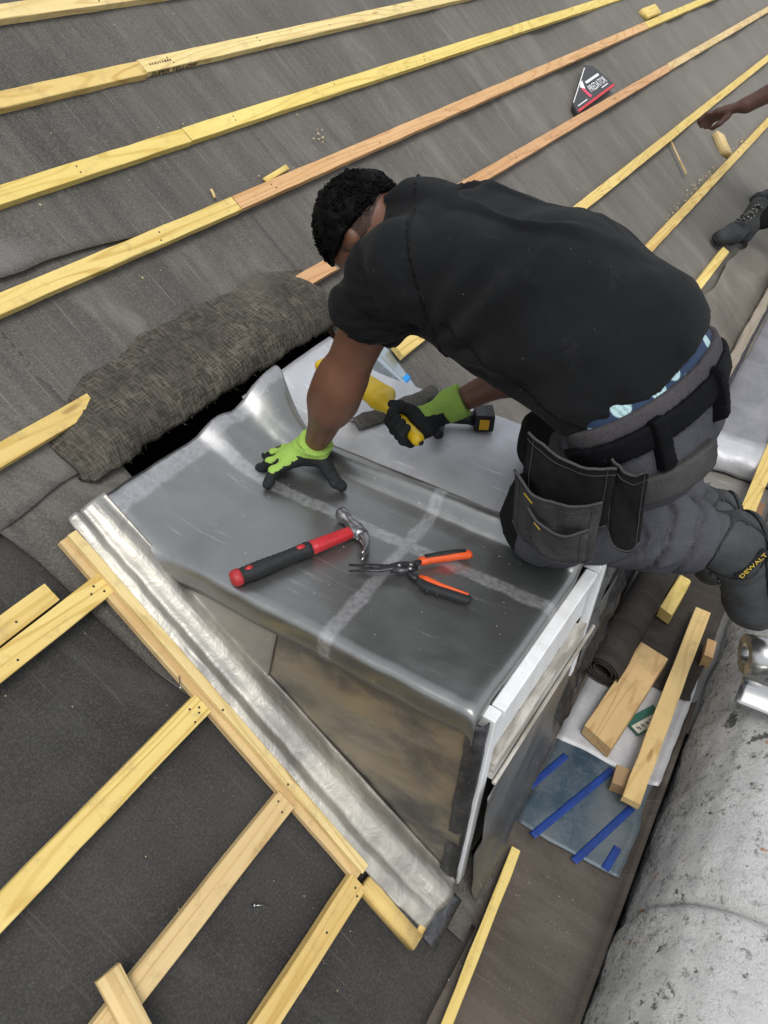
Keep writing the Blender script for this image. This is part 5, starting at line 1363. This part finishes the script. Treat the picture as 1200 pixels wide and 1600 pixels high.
# woven label on the outside of the left boot
side_v = L_ if L_[0] < 0 else -L_
lc = an_ + F_ * .012 + sh_ * .028 + side_v * .0
tv, tf = text_vf('DEWALT', .020); tv[:, 0] -= tv[:, 0].max() / 2; tv[:, 1] -= .007
zl = Vector(side_v).normalized()
xl_ = Vector(tuple(-F_ * .75 + sh_ * .66)).normalized(); xl_ = (xl_ - zl * xl_.dot(zl)).normalized(); yl_ = zl.cross(xl_)
LM = Matrix(((xl_.x, yl_.x, zl.x, 0), (xl_.y, yl_.y, zl.y, 0), (xl_.z, yl_.z, zl.z, 0), (0, 0, 0, 1)))
lp_ = Vector(tuple(lc)) + zl * .079
LM = T(lp_) @ LM
v, f = box_vf(-.046, .046, -.012, .012, -.010, 0, .001); tab = mk('label_tab', v, f, M['boot_collar'], M=LM, parent=bL, local=True)
# (lettering sits on the boot as a second piece of the same label)
mk('lettering', tv, tf, M['print_gold'], M=LM @ T((0, 0, .0006)), parent=bL, local=True, smooth=False)

# ---- gloves
def gfinger(P, pts, r0, r1):
    d = None
    for i in range(len(pts) - 1):
        a = r0 + (r1 - r0) * i / (len(pts) - 1); b = r0 + (r1 - r0) * (i + 1) / (len(pts) - 1)
        c = cone(P, pts[i], pts[i + 1], a, b); d = c if d is None else su(d, c, .006)
    return d
zc = .803
Lf = [  # knuckle, middle joint, tip for each finger, pressing on the lead
    [(1.172, .955, .848), (1.142, .972, .838), (1.122, .972, .818), (1.114, .972, .814)],
    [(1.186, .975, .850), (1.168, 1.004, .834), (1.160, 1.022, .816), (1.157, 1.030, .814)],
    [(1.206, .985, .850), (1.202, 1.018, .834), (1.200, 1.040, .816), (1.199, 1.048, .814)],
    [(1.226, .980, .848), (1.236, 1.010, .832), (1.240, 1.028, .815), (1.242, 1.034, .814)]]
Lt = [(1.228, .905, .860), (1.214, .862, .850), (1.205, .832, .825), (1.208, .815, .816)]
def gloveL(P):
    d = cone(P, wrL, (1.205, .955, .850), .036, .027)
    for k in Lf: d = su(d, cone(P, (1.225, .935, .866), k[0], .026, .0165), .014)
    d = su(d, cone(P, (1.222, .925, .862), Lt[0], .026, .019), .012)
    for k in Lf: d = su(d, gfinger(P, k, .0135, .0112), .006)
    d = su(d, gfinger(P, Lt, .0185, .0135), .010)
    cuff = cone(P, tuple(np.array(wrL) + (np.array(elL) - np.array(wrL)) * .13), wrL, .042, .039)
    cuff = np.maximum(cuff, plane(P, tuple(np.array(wrL) + (np.array(elL) - np.array(wrL)) * .13), tuple(np.array(elL) - np.array(wrL))))
    d = su(d, cuff, .02)
    return np.maximum(d + .0010 * vnoise(P * 70) + .0012 * np.sin(P[..., 2] * 500) * (P[..., 2] > .885), zc - P[..., 2])
def limeL(c, n):
    up = (n[:, 2] > .42) & (c[:, 2] > .842) & (c[:, 1] > .91)
    fing = (n[:, 2] > .80) & (c[:, 2] > .828) & (c[:, 1] > .955)
    return ~(up | fing | (c[:, 2] > .874))
build('glove', gloveL, (1.07, .78, .795), (1.32, 1.07, .985), .0032, [M['glove_lime'], M['glove_black']], worker, 'left work glove pressed flat on the lead', limeL)
# right glove closed on the tool handle
ha = np.array((1.359, .693, .915)); hb = np.array((1.443, .844, .925)); hd_ = (hb - ha) / np.linalg.norm(hb - ha)
pp = np.array((hd_[1], -hd_[0], 0)); pp /= np.linalg.norm(pp); zz_ = np.cross(pp, hd_); zz_ = zz_ if zz_[2] > 0 else -zz_
def around(s, ang, r): return tuple(ha + hd_ * s + r * (pp * math.cos(math.radians(ang)) + zz_ * math.sin(math.radians(ang))))
Rf = [[around(.100, a, .029) for a in (25, 80, 130, 185, 235)]] + [[around(s, a, .029) for a in (-35, -95, -150, -195, -232)] for s in (.075, .052, .030)]
Rt = [around(.060, 10, .046), around(.085, 35, .036), around(.110, 70, .030), around(.122, 105, .030)]
pc = ha + hd_ * .062 + pp * .048 - zz_ * .004
def gloveR(P):
    d = ell(P, tuple(pc), np.stack([hd_, pp, zz_]).astype(np.float32), (.050, .030, .030))
    d = su(d, cone(P, tuple(pc), wrR, .034, .036), .02)
    for k in Rf: d = su(d, cone(P, tuple(pc), k[0], .022, .0135), .010)
    for k in Rf: d = su(d, gfinger(P, k, .0125, .0100), .005)
    d = su(d, gfinger(P, Rt, .017, .011), .008)
    w = np.array(wrR); e = np.array(elR)
    cuff = np.maximum(cone(P, tuple(w + (e - w) * .15), tuple(w), .045, .042), plane(P, tuple(w + (e - w) * .14), tuple(e - w)))
    d = su(d, cuff, .018)
    return np.maximum(d, -(np.linalg.norm(np.cross(P - ha.astype(np.float32), hd_.astype(np.float32)), axis=-1) - .0165)) + .0008 * vnoise(P * 70)
def limeR(c, n):
    back = (n[:, 2] > .25) & ((c - pc) @ pp > -.006) & ((c - pc) @ hd_ > -.02)
    w = np.array(wrR); e = np.array(elR)
    return ~(back | ((c - w) @ (e - w) > -.004))
build('glove', gloveR, (1.30, .60, .83), (1.62, .90, 1.02), .0032, [M['glove_lime'], M['glove_black']], worker, 'right work glove closed round the yellow tool', limeR)
# the tool itself: yellow lead dresser
dr_ = thing('lead_dresser', tuple(ha), 'yellow plastic lead dresser gripped in the right glove', 'tool')
ZA = np.array((0, 0, 1.0))
bt = np.array((1.508, 1.075, .935)); bd = (bt - hb) / np.linalg.norm(bt - hb); bw = np.cross(ZA, bd)
def dresser(P):
    h = cone(P, tuple(ha + hd_ * .006), tuple(ha + hd_ * .08), .0175, .0145); h = su(h, cone(P, tuple(ha + hd_ * .08), tuple(hb), .0145, .018), .01)
    bl_ = sbox(P, tuple(hb + bd * .125 - bw * .006), np.stack([bd, bw, ZA]).astype(np.float32), (.125, .040, .017), .016)
    d = su(h, bl_, .045)
    return d
build('body', dresser, (1.30, .65, .86), (1.60, 1.16, 1.0), .0042, M['plastic_yellow'], dr_)
v, f = tube([tuple(ha - hd_ * .012), tuple(ha - hd_ * .0135)], .007, 10); mk('end_badge', v, f, M['plastic_black'], parent=dr_)

# ---- hair: thick cap plus loose curls
hn = np.array((-.05, .80, .52), np.float32); hn /= np.linalg.norm(hn)
def hair(P):
    b = ell(P, Hc, HA, (.076, .088, .094))
    d = b - .016 + .010 * fbm(P * 38, 2) + .004 * vnoise(P * 110)
    cut = -plane(P, tuple(Vector(Hc) + crown * -.012 + face * -.03), hn)
    cut = cut + .008 * vnoise(P * 30)
    return np.maximum(d, cut)
hr = build('hair', hair, (1.26, .74, 1.24), (1.52, 1.05, 1.52), .0042, M['hair_black'], worker, 'short thick black curly hair')
r = random.Random(21); cu_ = []
for k in range(2600):
    d = Vector((r.gauss(0, 1), r.gauss(0, 1), r.gauss(0, 1))).normalized()
    l = Vector((d.dot(side), d.dot(crown), d.dot(face)))
    p = Vector(Hc) + side * (l.x * .090) + crown * (l.y * .102) + face * (l.z * .108)
    if (np.array(p) - np.array(Vector(Hc) + crown * -.004 + face * -.03)) @ hn < 0: continue
    t = d.cross(Vector((r.gauss(0, 1), r.gauss(0, 1), r.gauss(0, 1)))).normalized(); b = d.cross(t)
    R0 = r.uniform(.003, .0075); turns = r.uniform(.7, 1.4); pts = []
    for i in range(7):
        a = i / 6 * turns * 2 * math.pi
        pts.append(p + t * (math.cos(a) - 1) * R0 + b * math.sin(a) * R0 + d * (i / 6 * r.uniform(.004, .012) - .003))
    cu_.append(tube(pts, [.0016, .0017, .0016, .0015, .0014, .0012, .0006], 4, True))
v, f = join(cu_); tag(mk('curl', v, f, M['hair_black'], parent=hr), kind='stuff')
# faded stubble patch between hair and collar is skin with very short hair
def fade(P):
    d = ell(P, Hc, HA, (.076, .088, .094)) - .003
    d = np.maximum(d, -plane(P, tuple(Vector(Hc) + crown * -.040 + face * -.03), hn) + .004 * vnoise(P * 40))
    return d + .0015 * vnoise(P * 120)
t = NT('stubble'); nz = t.noise(scale=420, detail=2); t.set(Base_Color=t.mix(t.ramp(nz, [(.42, 0.0), (.55, 1.0)]), (.010, .008, .007), (.075, .034, .022)), Roughness=.7); M['stubble'] = t.m
build('cropped_hair', fade, (1.27, .76, 1.26), (1.50, 1.02, 1.50), .0046, M['stubble'], worker)

# ================================================================== SECOND WORKER at the right edge
w2 = thing('person', tuple(RP(4.85, .42, .02)), 'second worker in dark trousers at the right edge, one bare arm reaching in', 'person')
hnd = (4.165, .700, 1.125); wr2 = (4.178, .595, 1.165); el2 = (4.245, .330, 1.36); sh2 = (4.60, .18, 1.60); sh2b = (4.95, .30, 1.62)
tb = RP(4.62, .462, .045); hb2 = RP(4.92, .36, .05); an2 = tuple(hb2 + Vector((.05, -.02, .10)))
kn2 = (5.02, -.02, .72); hp2 = (5.12, .30, .98); hp2b = (5.30, .36, .98); kn2b = (5.62, -.02, .70); an2b = tuple(RP(5.75, .30, .12)); tb2 = tuple(RP(5.5, .42, .045))
ch2 = (4.86, .26, 1.42); pv2 = (5.18, .32, 1.05); hc2 = (4.66, .22, 1.84)
def body2(P):
    d = sus(.04, cone(P, sh2, el2, .056, .048), cone(P, el2, wr2, .052, .034), cone(P, ch2, hc2, .06, .055))
    d = su(d, ell(P, hc2, A3, (.09, .082, .115)), .03)
    d = sus(.03, d, cone(P, sh2b, (5.12, .56, 1.42), .056, .046), cone(P, (5.12, .56, 1.42), (5.06, .40, 1.20), .046, .032), ell(P, (5.05, .36, 1.155), A3, (.045, .03, .05)))
    for q in range(4): d = su(d, gfinger(P, [(5.02 + .02 * q, .345, 1.13), (5.02 + .02 * q, .33, 1.09), (5.03 + .02 * q, .345, 1.06)], .0115, .009), .006)
    d = su(d, gfinger(P, [(5.01, .38, 1.15), (4.99, .35, 1.115)], .014, .011), .01)
    d = su(d, cone(P, (hc2[0] - .085, hc2[1], hc2[2]), (hc2[0] - .098, hc2[1], hc2[2] - .025), .010, .014), .01)
    d = su(d, cone(P, wr2, hnd, .032, .024, (0, .2, 1), .8), .02)
    b = np.array(hnd)
    F2 = [[(0, .0, 0), (-.016, .045, -.012), (-.02, .07, -.04), (-.02, .072, -.058)], [(-.0, .006, -.012), (-.002, .05, -.03), (-.002, .066, -.06), (.0, .062, -.075)], [(.01, .0, -.02), (.014, .04, -.045), (.014, .05, -.07), (.016, .044, -.082)], [(.015, -.01, -.025), (.024, .024, -.05), (.025, .03, -.07), (.026, .026, -.08)]]
    for q in F2: d = su(d, gfinger(P, [tuple(b + np.array(x)) for x in q], .0125, .009), .008)
    d = su(d, gfinger(P, [tuple(b + np.array(x)) for x in ((-.012, -.045, -.01), (-.03, -.02, -.045), (-.028, .005, -.07))], .015, .010), .012)
    return d + .001 * vnoise(P * 40)
build('body', body2, (4.05, .05, 1.0), (5.2, .86, 2.0), .0085, M['skin_deep'], w2)
def shirt2(P):
    d = sus(.06, cone(P, ch2, pv2, .17, .155, (.2, 1, 0), 1.15), cone(P, sh2, sh2b, .075, .075), np.maximum(cone(P, sh2, el2, .08, .075), plane(P, (4.40, .26, 1.47), tuple(np.array(el2) - np.array(sh2)))))
    d = su(d, np.maximum(cone(P, sh2b, (5.06, .46, 1.50), .08, .075), -1 + 0 * P[..., 0]), .05)
    return d + .006 * fbm(P * 7, 3)
build('t_shirt', shirt2, (4.25, -.05, .90), (5.45, .75, 1.78), .014, M['shirt_black'], w2)
def trs2(P):
    d = sus(.06, ell(P, pv2, A3, (.17, .18, .16)), cone(P, hp2, kn2, .105, .08), cone(P, kn2, an2, .08, .068), cone(P, hp2b, kn2b, .105, .08), cone(P, kn2b, an2b, .08, .068))
    return d + .009 * fbm(P * 9, 3)
build('trousers', trs2, (4.80, -.16, .12), (5.95, .62, 1.25), .012, M['trouser_dark'], w2)
def boot2(an, hl, toe):
    an, hl, toe = [np.array(x) for x in (an, hl, toe)]
    m = (hl + toe) / 2
    up = lambda P: sus(.04, cone(P, tuple(an + np.array((0, 0, .06))), tuple(hl + np.array((0, 0, .02))), .058, .05), cone(P, tuple(an), tuple(m + np.array((0, 0, .035))), .055, .05), cone(P, tuple(m + np.array((0, 0, .028))), tuple(toe + np.array((.02, 0, .012))), .05, .043)) + .002 * vnoise(P * 40)
    nrm = np.array(ROOFN)
    f = lambda P: np.maximum(up(P), -plane(P, tuple(m - nrm * .028), tuple(nrm)))
    lo = np.minimum(np.minimum(an, hl), toe) - .13; hi = np.maximum(np.maximum(an, hl), toe) + .14
    b = build('boot', f, lo, hi, .0075, M['boot_leather'], w2)
    build('sole', lambda P: np.maximum(np.maximum(up(P) - .007, plane(P, tuple(m - nrm * .012), tuple(nrm))), -plane(P, tuple(m - nrm * .034), tuple(nrm))), lo, hi, .0075, M['rubber_black'], b)
    lp = []
    dd = (m - an); up_ = np.array((-.3, .2, .9))
    for k in range(5):
        c = an + np.array((-.045, .0, .075)) + (m - an + np.array((-.04, 0, .015))) * k / 6
        for sg in (-1, 1): lp.append(tube([tuple(c + np.array((0, .03 * sg, .0))), tuple(c + np.array((-.012, 0, .018))), tuple(c + np.array((-.02, -.03 * sg, -.006)))], .005, 5))
    v, ff_ = join([(np.array(a_), f_) for a_, f_ in lp]); mk('lace', v, ff_, M['lace'], parent=b)
boot2(an2, tuple(hb2), tuple(tb)); boot2(an2b, tuple(RP(5.78, .30, .05)), tb2)
def hair2(P):
    return np.maximum(ell(P, hc2, A3, (.10, .092, .125)) + .006 * vnoise(P * 30), -plane(P, (hc2[0] - .02, hc2[1], hc2[2] + .02), (.6, 0, .8)))
build('hair', hair2, (4.5, .08, 1.68), (4.82, .36, 2.02), .009, M['hair_black'], w2)
